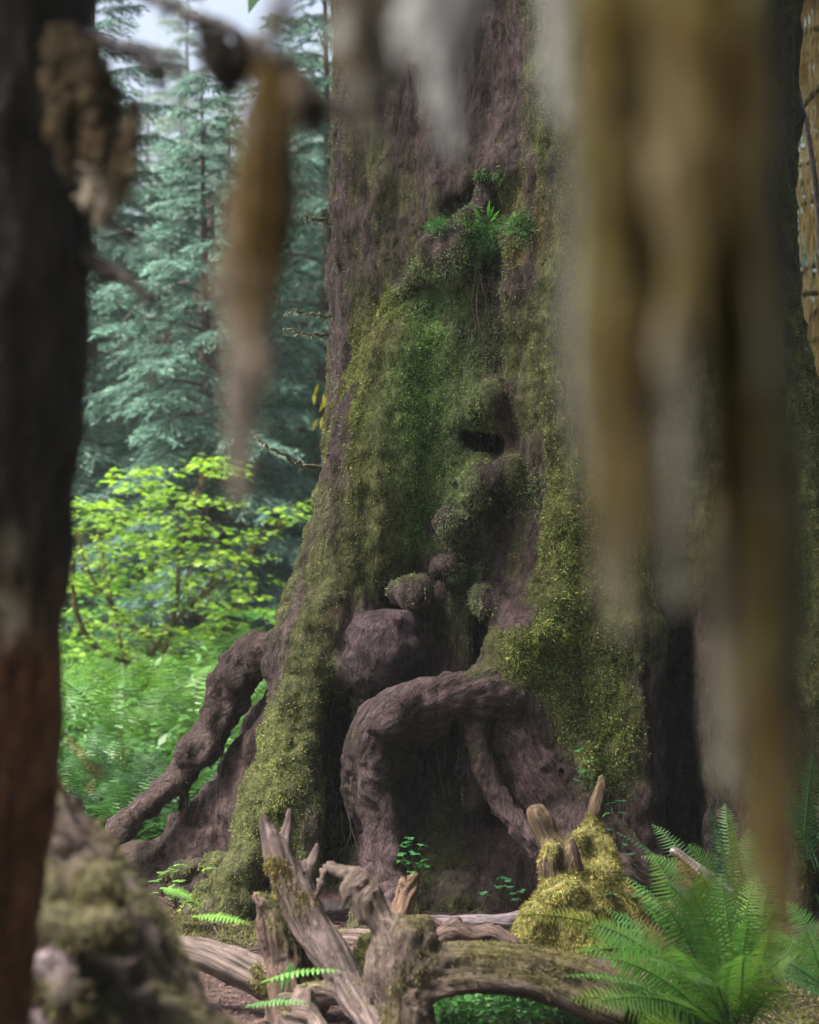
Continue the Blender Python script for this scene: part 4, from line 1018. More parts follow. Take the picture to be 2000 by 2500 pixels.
drape('moss_clump', 'olive brown moss clump hanging down the right side of the dark left trunk', 3.1,
      [(130, 60, 330, 20), (160, 50, 420, 26), (200, 60, 400, 26), (240, 110, 450, 28), (275, 180, 500, 26), (300, 240, 480, 18), (220, 80, 260, 40), (262, 200, 420, 36)],
      lambda px, py: lerp(np.array([.075, .058, .034]), np.array([.028, .024, .018]), sstep(-.15, .25, nz2(px, py, 40, 60, 56))[:, None]), 40, .0022, .06, rag=.75, hair=12)
drape('moss_clump', 'pale wispy lichen tuft dangling below the moss clump on the left trunk', 3.1,
      [(235, 340, 480, 14), (262, 360, 540, 14), (285, 400, 520, 10)], lambda px, py: np.tile([.24, .215, .175], (len(px), 1)), 40, .002, .03)
drape('moss_clump', 'dark moss tuft hanging from the dead branch at the top left', 2.68,
      [(520, 65, 170, 14), (545, 70, 210, 16), (575, 85, 170, 16), (610, 95, 200, 14), (640, 120, 170, 12)], lambda px, py: np.tile([.035, .03, .027], (len(px), 1)), 60, .003, .03)
drape('moss_clump', 'grey brown moss tuft draped on the end of the dead branch left of the trunk', 2.6,
      [(680, 140, 220, 16), (715, 160, 250, 16), (745, 180, 290, 15), (770, 210, 300, 10)], lambda px, py: np.tile([.10, .088, .075], (len(px), 1)), 50, .003, .03)


# ================================================================== ferns
def frond(B, b, t, arch, wid, col, npin=38, droop=.25, side=None, tilt=0.0):
    """one pinnate frond from base b to tip t"""
    b, t = np.array(b, float), np.array(t, float)
    L = np.linalg.norm(t - b)
    mid = (b + t) / 2 + np.array([0, 0, arch * L])
    s = np.linspace(0, 1, npin * 2 + 1)[:, None]
    C = (1 - s) ** 2 * b + 2 * s * (1 - s) * mid + s * s * t
    T = unit(np.gradient(C, axis=0))
    Sd = unit(np.cross(T, np.array([0, 0, 1.]) + side if side is not None else np.array([0, 0, 1.])))
    Up = np.cross(Sd, T)
    if tilt:
        Sd, Up = Sd * math.cos(tilt) + Up * math.sin(tilt), Up * math.cos(tilt) - Sd * math.sin(tilt)
    i0 = int(len(C) * .14)
    tt, tq, tcap = tube(C[::3], np.linspace(.005, .0012, len(C[::3])), 4)
    B.add(tt, np.array(col) * np.array([.9, .8, .7]), tq, tcap)
    i = np.arange(i0, len(C) - 1)
    u_ = (i - i0) / (len(C) - 1 - i0)
    prof_ = np.interp(u_, [0, .08, .3, .6, .85, 1], [.55, .8, 1, .85, .45, .06]) * wid
    for sg in (1, -1):
        ii = i[(np.arange(len(i)) % 2) == (0 if sg == 1 else 1)]
        pr = prof_[(np.arange(len(i)) % 2) == (0 if sg == 1 else 1)]
        D = unit(Sd[ii] * sg + T[ii] * .28 - Up[ii] * droop + rng.normal(0, .05, (len(ii), 3)))
        W = unit(T[ii] - D * (T[ii] * D).sum(1, keepdims=True)); Z = np.cross(D, W)
        l = pr[:, None] * rng.uniform(.92, 1.06, (len(ii), 1))
        w = np.minimum(L / npin * .62, .022) * np.ones((len(ii), 1)) * np.interp(u_[ii - i0], [0, .8, 1], [1, .8, .4])[:, None]
        PV = np.array([(-.42, 0, 0), (.5, 0, 0), (-.5, .25, .03), (.46, .3, .03), (-.32, .65, .02), (.26, .65, .02), (0, 1.0, -.04)])
        PT = np.array([(0, 1, 3), (0, 3, 2), (2, 3, 5), (2, 5, 4), (4, 5, 6)])
        c = np.array(col) * np.exp(rng.normal(0, .10, (len(ii), 1)))
        B.inst(PV, PT, C[ii], W * w, D * l, Z * l, c)


def fern(label, base, tips, Y, wid=.075, col=(.05, .14, .035), arch=.22, group=None, npin=38, jit=0.2, droop=.25):
    bp = at(base[0], base[1], Y)
    th = thing('sword_fern', label, 'fern', bp, group)
    for tp in tips:
        tip = at(tp[0], tp[1], Y + (tp[2] if len(tp) > 2 else rng.normal(0, jit)))
        B = Batch()
        c = np.array(col) * np.exp(rng.normal(0, .15)) * (1 + rng.normal(0, .06, 3))
        c = c * np.array([(1, 1, 1), (1.45, 1.25, .6), (1.0, 1.05, 1.1), (1.2, 1.1, .8)][int(rng.integers(0, 4))])
        if rng.random() < .09: c = np.array([.13, .085, .03])
        if len(tp) > 3: c = np.array(tp[3])
        frond(B, bp + rng.normal(0, .03, 3), tip, arch * rng.uniform(.5, 1.4), wid * rng.uniform(.85, 1.15), c, npin, droop, side=rng.normal(0, .25, 3) + np.array([0, -.55, 0]))
        B.build('frond', M_FERN, th)
    return th


GF = 'sword ferns in the lower right'
fern('biggest sword fern filling the bottom right corner, fronds sweeping left over the log', (1800, 2560),
     [(1368, 2385, -.2), (1440, 2255, .1), (1420, 2310, .1), (1540, 2225, .2), (1610, 2190, -.1), (1680, 2165, -.1), (1450, 2450, -.3), (1560, 2500, -.4), (1740, 2250, -.4), (1830, 2230, -.2), (1560, 2330, -.3), (1480, 2340, -.1), (1640, 2310, -.4), (1700, 2400, -.6), (1500, 2400, -.2), (1390, 2440, -.1), (1580, 2270, .2), (1890, 2250, -.3), (1950, 2330, -.4), (1760, 2140, .1), (1620, 2430, -.5), (1820, 2330, -.5), (1930, 2420, -.6)], 7.0, .125, (.06, .15, .036), .2, GF, 36)
fern('bright sword fern between the biggest fern and the dark recess, fronds arching upward', (1790, 2470),
     [(1530, 2140, .1), (1590, 2085, .15), (1650, 2075, .1), (1705, 2120, -.1), (1560, 2200, -.1), (1620, 2150, -.1), (1850, 2130, .1), (1900, 2200, -.1), (1480, 2220, 0)], 7.5, .12, (.065, .165, .04), .2, GF, 36)
fern('dark sword fern behind the pale branch stub, fronds reaching left to the dark recess', (1800, 2290),
     [(1500, 2030, .2), (1590, 2010, .25), (1680, 2060, .1), (1620, 2110, .0), (1770, 1960, .2), (1560, 2090, .1), (1730, 1960, 0), (1830, 2020, .1)], 8.4, .085, (.045, .12, .055), .2, GF, 32)
fern('upright sword fern seen through the moss tip with yellow green fronds', (1850, 2330),
     [(1745, 2020, 0), (1780, 1990, -.1), (1840, 2030, .1), (1715, 2110, -.1), (1890, 2080, .1), (1800, 2130, -.2)], 8.1, .095, (.07, .18, .04), .12, GF, 34)
fern('sword fern against the base of the giant trunk at the right edge', (1990, 2110),
     [(1880, 1855, .1), (1950, 1830, 0), (1985, 1840, -.1), (1920, 1960, -.1), (2060, 1870, .1), (1890, 1900, -.1)], 8.7, .085, (.045, .13, .05), .15, GF, 30)
fern('sword fern cut by the right frame edge with fronds leaning left', (2090, 2480),
     [(1880, 2280, 0), (1920, 2200, .1), (1960, 2260, -.1), (1990, 2180, 0), (1900, 2380, -.2), (1860, 2330, -.1), (2120, 2250, 0)], 7.3, .11, (.05, .15, .045), .18, GF, 34)
fern('lone olive sword fern with one frond arching in front of the yellow mossy stump', (1640, 2330),
     [(1262, 2235, -.1, (.085, .11, .015)), (1420, 2275, -.1, (.09, .19, .03)), (1395, 2330, -.2, (.10, .22, .04)), (1500, 2290, 0)], 7.7, .075, (.05, .10, .02), .16, GF, 38)
GL_ = 'sword ferns left of the arching root'
fern('dark sword fern between the left mound and the arching root, tallest of its bank', (300, 2010), [(150, 1790, .2), (160, 1845, 0), (215, 1800, .3), (293, 1775, 0, (.09, .16, .03)), (250, 1830, -.2), (340, 1860, .2), (385, 1880, .2), (190, 1900, -.2), (330, 1930, -.2), (140, 1890, .1)], 13.0, .10, (.04, .12, .035), .15, GL_, 34)
fern('smaller sword fern beside the arching root, partly behind it', (430, 2010), [(330, 1850, .2), (390, 1830, .2), (450, 1850, .2), (505, 1860, .3), (360, 1900, -.1), (480, 1910, .1)], 13.4, .09, (.055, .16, .04), .15, GL_, 30)
fern('shaded sword fern low against the left mound', (190, 2060), [(130, 1900, .1), (230, 1900, .1), (280, 1950, -.1), (150, 1960, -.2), (250, 2000, -.2)], 12.2, .09, (.03, .09, .03), .15, GL_, 30)


# ================================================================== small leafy plants
def small_leaf_plant(label, spots, Y, size, col, group=None, name='wood_sorrel', stem=True):
    base = at(np.mean([s_[0] for s_ in spots]), max(s_[1] for s_ in spots) + 12, Y)
    th = thing(name, label, 'plant', base, group)
    a = np.linspace(0, 6.283, 9, endpoint=False)
    heart = np.stack([np.sin(a) * (.55 + .12 * np.cos(2 * a)), .5 + .5 * np.cos(a) * (1 - .25 * (np.cos(a) > .9)), .06 * np.abs(np.sin(a))], 1)
    PV = np.vstack([[[0, .45, 0]], heart]); PT = np.array([(0, 1 + i, 1 + (i + 1) % 9) for i in range(9)])
    B = Batch()
    for (x, y) in spots:
        p = at(x, y, Y - rng.uniform(0, .12)); k = 3
        for j in range(k):
            an = rng.random() * 1.0 + j * 2.09
            D = unit(np.array([[math.cos(an), math.sin(an) * .8 - .3, -.12 + rng.normal(0, .2)]])); Xv, Nv = frames(D)
            s_ = size * rng.uniform(.75, 1.2)
            B.inst(PV, PT, p[None], Xv * s_, D * s_, Nv * s_, np.array(col)[None] * np.exp(rng.normal(0, .2)))
    B.build('leaves', M_LEAF, th)
    if stem:
        B = Batch()
        for (x, y) in spots:
            p = at(x, y, Y - .05); V_, Q_, T_ = tube([p, (p + base) / 2 + rng.normal(0, .015, 3), base], [.0018, .002, .0025], 4); B.add(V_, (.06, .08, .03), Q_, T_)
        B.build('stems', M_LEAF, th)
    return th
GS = 'small green leafy plants on the roots'
small_leaf_plant('clump of small round green leaves sprouting right of the bare central root', [(1002, 2045), (990, 2065), (1030, 2062), (1012, 2085), (980, 2082), (1000, 2105), (1038, 2098), (978, 2100), (1025, 2110), (1005, 2128), (1040, 2112), (992, 2055)], 8.95, .030, (.06, .24, .075), GS)
small_leaf_plant('trailing green leaves climbing the mossy rib above the yellow stump tip', [(1412, 1832), (1455, 1855), (1425, 1880), (1440, 1895), (1412, 1905), (1445, 1922), (1470, 1915), (1430, 1860)], 9.05, .028, (.05, .21, .09), GS)
small_leaf_plant('green leaves spreading right of the yellow mossy stump, by its pointed tip', [(1490, 1960), (1515, 1955), (1480, 1985), (1525, 1985), (1500, 2010), (1490, 2025), (1525, 2060), (1540, 2085)], 9.0, .028, (.05, .2, .08), GS)
small_leaf_plant('low patch of dark green leaves beneath the fern tips, right of the yellow stump', [(1530, 2170), (1550, 2185), (1580, 2175), (1610, 2180), (1640, 2190), (1600, 2200), (1625, 2170), (1490, 2180), (1480, 2195), (1570, 2165), (1650, 2175)], 8.7, .028, (.045, .16, .065), GS)
small_leaf_plant('sparse leaves on the dark soil left of the yellow mossy stump', [(1225, 2140), (1240, 2145), (1215, 2165), (1240, 2165), (1255, 2180), (1180, 2180), (1272, 2178), (1260, 2192)], 8.9, .026, (.045, .18, .08), GS)
small_leaf_plant('tiny pale green leaves at the dark gap in the left root foot', [(630, 2122), (625, 2160), (645, 2168), (618, 2165)], 9.1, .024, (.06, .2, .07), GS)
small_leaf_plant('lit yellow green leaves on the bank left of the root foot', [(400, 2130), (430, 2125), (380, 2150), (440, 2150), (410, 2170), (370, 2180), (455, 2200), (480, 2205), (420, 2190), (505, 2120), (440, 2110)], 8.7, .036, (.13, .30, .06), GS)
sd_ = thing('seedling', 'tiny slender seedling growing from the bark pocket of the giant trunk', 'plant', at(1188, 548, 9.62))
B = Batch(); b0 = at(1188, 548, 9.62)
for (x, y) in [(1150, 498), (1160, 520), (1205, 505), (1218, 515), (1195, 492), (1158, 512), (1210, 530)]:
    e = at(x, y, 9.54); D = (e - b0)[None]; st_ = b0 + D[0] * .35; Xv, Nv = frames(unit(D))
    B.inst(KITE, KITE_Q, st_[None], Xv * .016, D * .75, Nv * .05, np.array([[.08, .27, .07]]))
    tv, tq, tt = tube([b0, st_], [.0025, .0018], 4); B.add(tv, (.07, .12, .04), tq, tt)
B.build('leaves', M_LEAF, sd_)
# ferny sprigs close to the lens, above the bottom left
def sprig(label, b, t, Y, col, wid=.03):
    th = thing('fern_sprig', label, 'fern', at(*b, Y), 'small bright fern sprigs over the logs')
    B = Batch(); frond(B, at(*b, Y), at(*t, Y - .1), .12, wid, col, 16, .1, side=np.array([0, -.4, 0])); B.build('frond', M_FERN, th)
sprig('bright sprig pointing right above the bleached log', (470, 2240), (612, 2258), 6.8, (.14, .34, .05), .035)
sprig('bright sprig pointing right across the foot of the rotten stump', (640, 2400), (840, 2372), 6.6, (.12, .32, .06), .028)
sprig('bluish green sprig upright left of the leaning snag base', (690, 2420), (712, 2350), 6.7, (.08, .26, .11), .035)
sprig('dull green sprig low at the bottom, left of the leaning snag', (600, 2460), (760, 2452), 6.5, (.09, .24, .07), .028)
sprig('short green sprig over the shoulder of the left mound', (395, 2170), (470, 2195), 6.9, (.13, .33, .05), .035)
# plants below the fallen log
n = 4200
px = rng.uniform(1040, 1450, n)
Yg = rng.uniform(7.15, 7.75, n)
xx = (px - 1000) / F * Yg
B = Batch(); D = unit(np.stack([rng.normal(size=n), rng.normal(size=n), rng.uniform(0, .5, n)], 1)); Xv, Nv = frames(D)
l = rng.uniform(.02, .05, n)[:, None]
c = lerp(np.array([.03, .10, .03]), np.array([.09, .24, .07]), rng.random((n, 1)))
B.inst(KITE, KITE_Q, np.stack([xx, Yg, ground_z(xx, Yg) + rng.uniform(.0, .16, n)], 1), Xv * l * .45, D * l, Nv * l, c)
o = B.build('ground_cover', M_FERN); tag(o, 'low green feathery ground cover beneath the fallen log', 'ground cover', kind='stuff')
# ================================================================== background spruces
def spruce_mesh(hgt, cr, nb, seed, colA, colB, tw=1.0, z0=.06):
    r = np.random.default_rng(seed); B = Batch(); WB = Batch()
    O_, D_, U_, L_, C_ = [], [], [], [], []
    for i in range(nb):
        f = z0 + (1 - z0) * (i + r.random()) / nb
        f = min(f, .985)
        L = cr * (1 - f) ** .75 * r.uniform(.7, 1.12) + .10
        az = i * 2.399 + r.normal(0, .3)
        dr = np.array([math.cos(az), math.sin(az), 0])
        s = np.linspace(0, 1, 8)
        up = lerp(.05, .55, f); dn = lerp(.50, .25, f)
        ax = dr * (L * s)[:, None] + np.array([0, 0, 1]) * (hgt * f + L * (up * s - dn * s ** 2))[:, None]
        tv, tq, tt = tube(ax, np.linspace(.012 * L + .006, .003, 8), 4); WB.add(tv, (.075, .055, .045), tq, tt)
        side = np.array([-dr[1], dr[0], 0])
        ns = int(10 + 16 * L)
        for k in range(ns):
            u = .12 + .88 * (k + r.random()) / ns
            p = np.array([np.interp(u, s, ax[:, q]) for q in range(3)])
            sg = 1 if k % 2 else -1
            l2 = (.42 * L * (1 - .7 * u) + .12) * r.uniform(.7, 1.2)
            d2 = side * sg * .8 + dr * .65 + np.array([0, 0, -.28 + .2 * f]) + r.normal(0, .12, 3); d2 /= np.linalg.norm(d2)
            n3 = max(5, int(l2 / .022 * tw))
            w_ = np.linspace(.05, 1, n3)
            pp = p + d2 * (l2 * w_)[:, None] + np.array([0, 0, -1]) * (.30 * l2 * w_ ** 2)[:, None]
            n3v = np.cross(d2, [0, 0, 1.]); n3v /= np.linalg.norm(n3v)
            sg3 = np.where(np.arange(n3) % 2 == 0, 1, -1)[:, None]
            d3 = unit(d2 * .75 + n3v * sg3 * .7 + np.array([0, 0, -.22]) + r.normal(0, .2, (n3, 3)))
            O_.append(pp); D_.append(d3); L_.append((.07 + .08 * (1 - w_)) * r.uniform(.8, 1.3, n3) / tw ** .5)
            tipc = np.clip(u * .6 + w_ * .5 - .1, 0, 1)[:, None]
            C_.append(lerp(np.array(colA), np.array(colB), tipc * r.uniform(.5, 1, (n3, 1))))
    O_, D_, L_, C_ = np.concatenate(O_), np.concatenate(D_), np.concatenate(L_), np.concatenate(C_)
    Xv, Nv = frames(D_, r.random(len(O_)) * 3.14)
    B.inst(KITE, KITE_Q, O_, Xv * (.026 / tw ** .5), D_ * L_[:, None], Nv * L_[:, None], C_ * np.exp(r.normal(0, .2, (len(O_), 1))))
    tz = np.linspace(-.1, hgt, 14)
    tr = np.stack([.04 * np.sin(tz * .7), .04 * np.cos(tz * .5), tz], 1)
    tv, tq, tt = tube(tr, np.linspace(.014 * hgt + .02, .008, 14), 10, .04); WB.add(tv, (.085, .065, .055), tq, tt)
    V, f_, C = B.arrays(); crown = mesh_data('crown', V, f_, M_NEEDLE, C, False)
    V, f_, C = WB.arrays(); trunk = mesh_data('trunk', V, f_, M_BARK, C, True)
    return trunk, crown


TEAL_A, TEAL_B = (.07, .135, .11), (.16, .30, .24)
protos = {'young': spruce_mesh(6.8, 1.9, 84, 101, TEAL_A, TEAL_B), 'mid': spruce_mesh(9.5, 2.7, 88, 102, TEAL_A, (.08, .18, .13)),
          'tall': spruce_mesh(20, 3.9, 130, 103, (.085, .15, .125), (.19, .31, .26), .7, .05), 'loose': spruce_mesh(17, 3.8, 105, 104, (.13, .19, .16), (.26, .36, .31), .7, .06)}  # paler needles on the far kinds: background mist put into the colour
GSP = 'spruces in the hazy background'
def spruce(kind, px, Y, rot, sc, label, name='spruce_tree', x=None):
    x = (px - 1000) / F * Y if x is None else x
    th = thing(name, label, 'tree', (x, Y, ground_z(np.array([x]), np.array([Y]))[0]), GSP)
    th.rotation_euler = (0, 0, rot); th.scale = (sc, sc, sc)
    for nm, me in zip(('trunk', 'crown'), protos[kind]):
        o = bpy.data.objects.new(nm, me); COL.objects.link(o); o.parent = th
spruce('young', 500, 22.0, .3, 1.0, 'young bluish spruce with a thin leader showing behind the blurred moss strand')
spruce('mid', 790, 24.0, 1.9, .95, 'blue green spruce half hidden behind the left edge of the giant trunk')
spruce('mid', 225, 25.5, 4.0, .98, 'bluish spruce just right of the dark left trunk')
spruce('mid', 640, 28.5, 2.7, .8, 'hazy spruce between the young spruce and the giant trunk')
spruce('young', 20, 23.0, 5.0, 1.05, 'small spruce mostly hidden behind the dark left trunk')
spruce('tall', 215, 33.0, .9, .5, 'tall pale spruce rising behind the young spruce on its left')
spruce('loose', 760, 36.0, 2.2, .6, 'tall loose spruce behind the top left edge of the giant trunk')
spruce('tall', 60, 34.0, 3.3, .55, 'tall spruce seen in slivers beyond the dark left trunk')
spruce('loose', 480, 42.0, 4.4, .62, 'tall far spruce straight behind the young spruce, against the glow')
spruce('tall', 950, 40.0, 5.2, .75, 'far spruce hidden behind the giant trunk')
spruce('loose', 455, 52.0, 3.1, .95, 'tall spruce, mist put into its pale colour, reaching the top of the gap behind the young spruce')
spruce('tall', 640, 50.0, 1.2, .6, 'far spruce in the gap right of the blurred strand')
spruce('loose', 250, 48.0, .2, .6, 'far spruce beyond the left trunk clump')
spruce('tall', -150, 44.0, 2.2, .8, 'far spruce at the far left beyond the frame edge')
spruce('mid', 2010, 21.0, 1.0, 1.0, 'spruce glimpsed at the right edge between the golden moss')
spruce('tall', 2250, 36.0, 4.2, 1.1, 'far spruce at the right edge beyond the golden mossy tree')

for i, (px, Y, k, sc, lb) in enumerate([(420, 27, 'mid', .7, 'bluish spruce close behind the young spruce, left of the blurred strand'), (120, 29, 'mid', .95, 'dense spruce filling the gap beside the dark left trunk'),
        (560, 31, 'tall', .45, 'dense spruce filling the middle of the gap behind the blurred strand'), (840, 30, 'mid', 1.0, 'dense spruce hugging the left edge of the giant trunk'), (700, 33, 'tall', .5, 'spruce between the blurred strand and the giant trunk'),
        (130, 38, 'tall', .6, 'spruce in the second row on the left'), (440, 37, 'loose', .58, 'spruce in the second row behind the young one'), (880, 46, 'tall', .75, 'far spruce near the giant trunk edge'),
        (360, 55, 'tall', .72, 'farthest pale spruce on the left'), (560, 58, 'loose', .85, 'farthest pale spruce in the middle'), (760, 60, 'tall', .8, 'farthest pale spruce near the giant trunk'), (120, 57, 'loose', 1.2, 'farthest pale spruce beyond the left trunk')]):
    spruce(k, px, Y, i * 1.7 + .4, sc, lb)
# unseen forest added around and behind the viewer to block low light
for i, (x, y, sc) in enumerate([(-6, -5, -1), (-9, 1.5, -1), (-12, -4, -1.1), (-8, -10, -1.1), (-3.5, -11, -1), (0.5, -9, 1.25), (5, -7, 1.15), (7.5, -2, 1.2), (6.0, 4.5, 1.1), (9, 10, 1.2), (-7, -12, 1.3), (4, -14, 1.3), (11, -9, 1.3), (13, 4, 1.3), (-2, -17, 1.3)]):
    spruce('mid' if sc < 0 else ('tall', 'loose')[i % 2], 0, y, i * 2.1, abs(sc), 'unseen spruce added around the viewer to block low light', x=x)
# dark bare trunk deep in the spruces
th = thing('dead_spruce', 'dark bare brown trunk with fine dead twigs, standing behind the bright maple', 'tree', (at(515, 1700, 23.5)[0], 23.5, 0), GSP)
zt = np.linspace(-.1, 5.6, 14); X0 = at(515, 0, 23.5)[0]
tv, tq, tt = tube(np.stack([X0 + .03 * np.sin(zt), 23.5 + 0 * zt, zt], 1), np.linspace(.27, .06, 14), 14, .04)
obj('trunk', tv, [tq, tt], M_BARK, th, (.085, .06, .058))
B = Batch()
for i in range(70):
    z = rng.uniform(.8, 4.6); a = rng.random() * 6.283; L = rng.uniform(.6, 1.9)
    s = np.linspace(0, 1, 7)[:, None]; d = np.array([math.cos(a), math.sin(a) * .7, 0])
    P = np.array([X0, 23.5, z]) + d * L * s + np.array([0, 0, 1]) * (.12 * s - .45 * s * s) * L + np.cumsum(rng.normal(0, .02, (7, 3)), 0)
    tv, tq, tt = tube(P, np.linspace(.012, .003, 7), 4); B.add(tv, (.16, .125, .115), tq, tt)
    for k in range(9):
        p = P[rng.integers(2, 7)]; e = p + np.array([d[0] * .15 + rng.normal(0, .12), rng.normal(0, .12), -rng.uniform(.08, .35)])
        tv, tq, tt = tube([p, (p + e) / 2 + rng.normal(0, .02, 3), e], [.005, .004, .002], 3); B.add(tv, (.15, .12, .11), tq, tt)
B.build('dead_branches', M_WOOD, th)

# ================================================================== bright vine maple
LOBES = []
for i, (a, l) in enumerate([(-150, .42), (-128, .22), (-105, .62), (-82, .36), (-60, .82), (-40, .48), (-20, .95), (-8, .6), (0, 1.0), (8, .6), (20, .95), (40, .48), (60, .82), (82, .36), (105, .62), (128, .22), (150, .42)]):
    LOBES.append((math.sin(math.radians(a)) * l * .75, .28 + math.cos(math.radians(a)) * l * .72, -.10 * l))
LOBES = np.array([(0, .26, .03)] + LOBES + [(0, 0, 0)])
LOBE_T = np.array([(0, i, i + 1) for i in range(1, 18)] + [(0, 18, 1)])
LY = 19.0


def maple_sprays(B, TW, sprays, colA, colB, size):
    for (px, py, dy, r, n, root) in sprays:
        c = at(px, py, LY + dy); n = int(n * SPR * .85)
        a = rng.random(n) * 6.283; q = np.sqrt(rng.random(n)) * r
        O = np.stack([c[0] + q * np.cos(a) * 1.15, c[1] + q * np.sin(a), c[2] - .22 * q + rng.normal(0, .018, n)], 1)
        hd = np.arctan2(np.sin(a) * q, np.cos(a) * q + .02) + rng.normal(0, .6, n)
        D = unit(np.stack([np.cos(hd), np.sin(hd), -.25 + rng.normal(0, .18, n)], 1))
        Xv, Nv = frames(D, rng.normal(0, .22, n))
        s = size * rng.uniform(.6, 1.15, n)[:, None]
        lighter = rng.random((n, 1))  # random tone per leaf
        B.inst(LOBES, LOBE_T, O, Xv * s, D * s, Nv * s, lerp(np.array(colA), np.array(colB), lighter))
        for k in range(5):
            e = O[rng.integers(0, n)]; tv, tq, tt = tube([c - [0, 0, .02], (c + e) / 2, e], [.004, .003, .0015], 3); TW.add(tv, (.07, .075, .03), tq, tt)
        if root is not None:
            rp = at(root[0], root[1], LY + root[2]); mdl = (rp + c) / 2 + rng.normal(0, .05, 3)
            P = spline(np.array([rp, mdl, c]), 5); tv, tq, tt = tube(P, np.linspace(.009, .004, len(P)), 5); TW.add(tv, (.055, .055, .025), tq, tt)


SPR = 1.0
maple = thing('vine_maple', 'bright yellow green vine maple with flat layered leaves and mossy crooked stems', 'tree', at(355, 1765, LY))
WBk = Batch(); MF = Batch()
stems = [[(355, 1765, 0, 18), (352, 1700, 0, 16), (350, 1640, 0, 14), (385, 1565, .1, 11), (432, 1512, .2, 9), (500, 1440, .3, 6), (545, 1370, .4, 4)],
         [(350, 1640, 0, 10), (300, 1610, -.1, 10), (245, 1590, -.2, 9), (205, 1540, -.3, 8), (180, 1460, -.4, 6), (178, 1360, -.4, 4)],
         [(385, 1565, .1, 8), (330, 1530, .1, 6), (270, 1470, 0, 5), (215, 1390, -.1, 4), (190, 1300, -.1, 3)],
         [(352, 1660, 0, 8), (400, 1590, -.2, 8), (430, 1480, -.2, 7), (440, 1350, -.1, 5), (470, 1230, 0, 3), (500, 1150, 0, 2)],
         [(345, 1690, 0, 7), (310, 1620, .2, 6), (275, 1480, .3, 5), (255, 1380, .3, 4), (240, 1280, .3, 3)],
         [(360, 1700, 0, 9), (420, 1670, -.2, 9), (465, 1672, -.3, 6), (490, 1690, -.3, 4)],
         [(348, 1700, 0, 9), (290, 1670, -.3, 9), (245, 1690, -.5, 7), (215, 1710, -.6, 5)],
         [(470, 1470, .3, 5), (560, 1400, .2, 4), (620, 1330, .1, 3), (690, 1275, 0, 2)]]
for st in stems:
    st = np.array(st, float); P = np.array([at(a, b, LY + c) for a, b, c, r in st]); R = st[:, 3] / F * LY
    S = spline(np.column_stack([P, R]), 6); tv, tq, tt = tube(S[:, :3], S[:, 3] * .8, 7, .08); WBk.add(tv, (.10, .085, .035), tq, tt)
    k = 500; i = rng.integers(0, len(S), k)
    fur(MF, S[i, :3] + rng.normal(0, .02, (k, 3)), unit(rng.normal(size=(k, 3))), np.array([.14, .12, .035]) * np.exp(rng.normal(0, .3, (k, 1))), .05, .009, .2, 1.2)
o = MF.build('moss', M_MOSS, maple); o['kind'] = 'stuff'
spr = []
rr = np.random.default_rng(5)
# crown outline: layered sprays
rowdef = [(1125, 480, 560, 3), (1145, 500, 585, 3), (1150, 320, 400, 3), (1185, 300, 430, 6), (1210, 400, 540, 4), (1225, 150, 420, 7), (1255, 160, 480, 9), (1290, 140, 540, 10), (1325, 150, 560, 11), (1360, 145, 600, 11), (1400, 150, 640, 11),
          (1440, 140, 640, 11), (1480, 150, 620, 10), (1520, 140, 600, 9), (1560, 150, 580, 8), (1600, 130, 540, 7), (1640, 140, 500, 6), (1680, 150, 480, 5)]
for y, x0, x1, k in rowdef:
    for i in range(k):
        spr.append((x0 + (x1 - x0) * (i + rr.random()) / k, y + rr.normal(0, 10), rr.uniform(-.9, .9), rr.uniform(.15, .30), rr.integers(16, 34), None))
for x, y, r_, n_ in [(640, 1290, .2, 26), (690, 1262, .16, 22), (730, 1250, .14, 18), (715, 1230, .12, 14), (670, 1240, .12, 14), (600, 1310, .2, 26), (570, 1340, .2, 24), (745, 1225, .10, 10)]:
    spr.append((x, y, rr.uniform(-.2, .2), r_, n_, None))
BL = Batch(); maple_sprays(BL, WBk, spr, (.09, .22, .03), (.26, .42, .05), .084)
BL.build('leaves', M_LEAF, maple); WBk.build('stems', M_BARK, maple)
# darker understorey shrubs behind it
LY = 20.5
for (x0, x1, y0, y1, lab, cA, cB) in [(130, 330, 1380, 1700, 'dark green leafy shrub behind the left part of the bright maple', (.04, .15, .03), (.09, .26, .05)),
                                      (440, 720, 1480, 1720, 'green leafy shrub low behind the arching root, right of the maple stem', (.05, .17, .03), (.13, .32, .05))]:
    th = thing('leafy_shrub', lab, 'shrub', at((x0 + x1) / 2, 1740, LY), 'leafy shrubs around the maple')
    bl, tw = Batch(), Batch(); sp = [(rr.uniform(x0, x1), rr.uniform(y0, y1), rr.uniform(-.6, .6), rr.uniform(.15, .3), 22, None) for _ in range(26)]
    maple_sprays(bl, tw, sp, cA, cB, .09)
    bp_ = at((x0 + x1) / 2, 1745, LY)
    for s_ in sp[::3]:
        e = at(s_[0], s_[1], LY + s_[2]); tv, tq, tt = tube(spline(np.array([bp_, (bp_ + e) / 2 + [0, 0, .1], e]), 4), np.linspace(.012, .004, 9), 4); tw.add(tv, (.06, .055, .03), tq, tt)
    bl.build('leaves', M_LEAF, th); tw.build('stems', M_BARK, th)
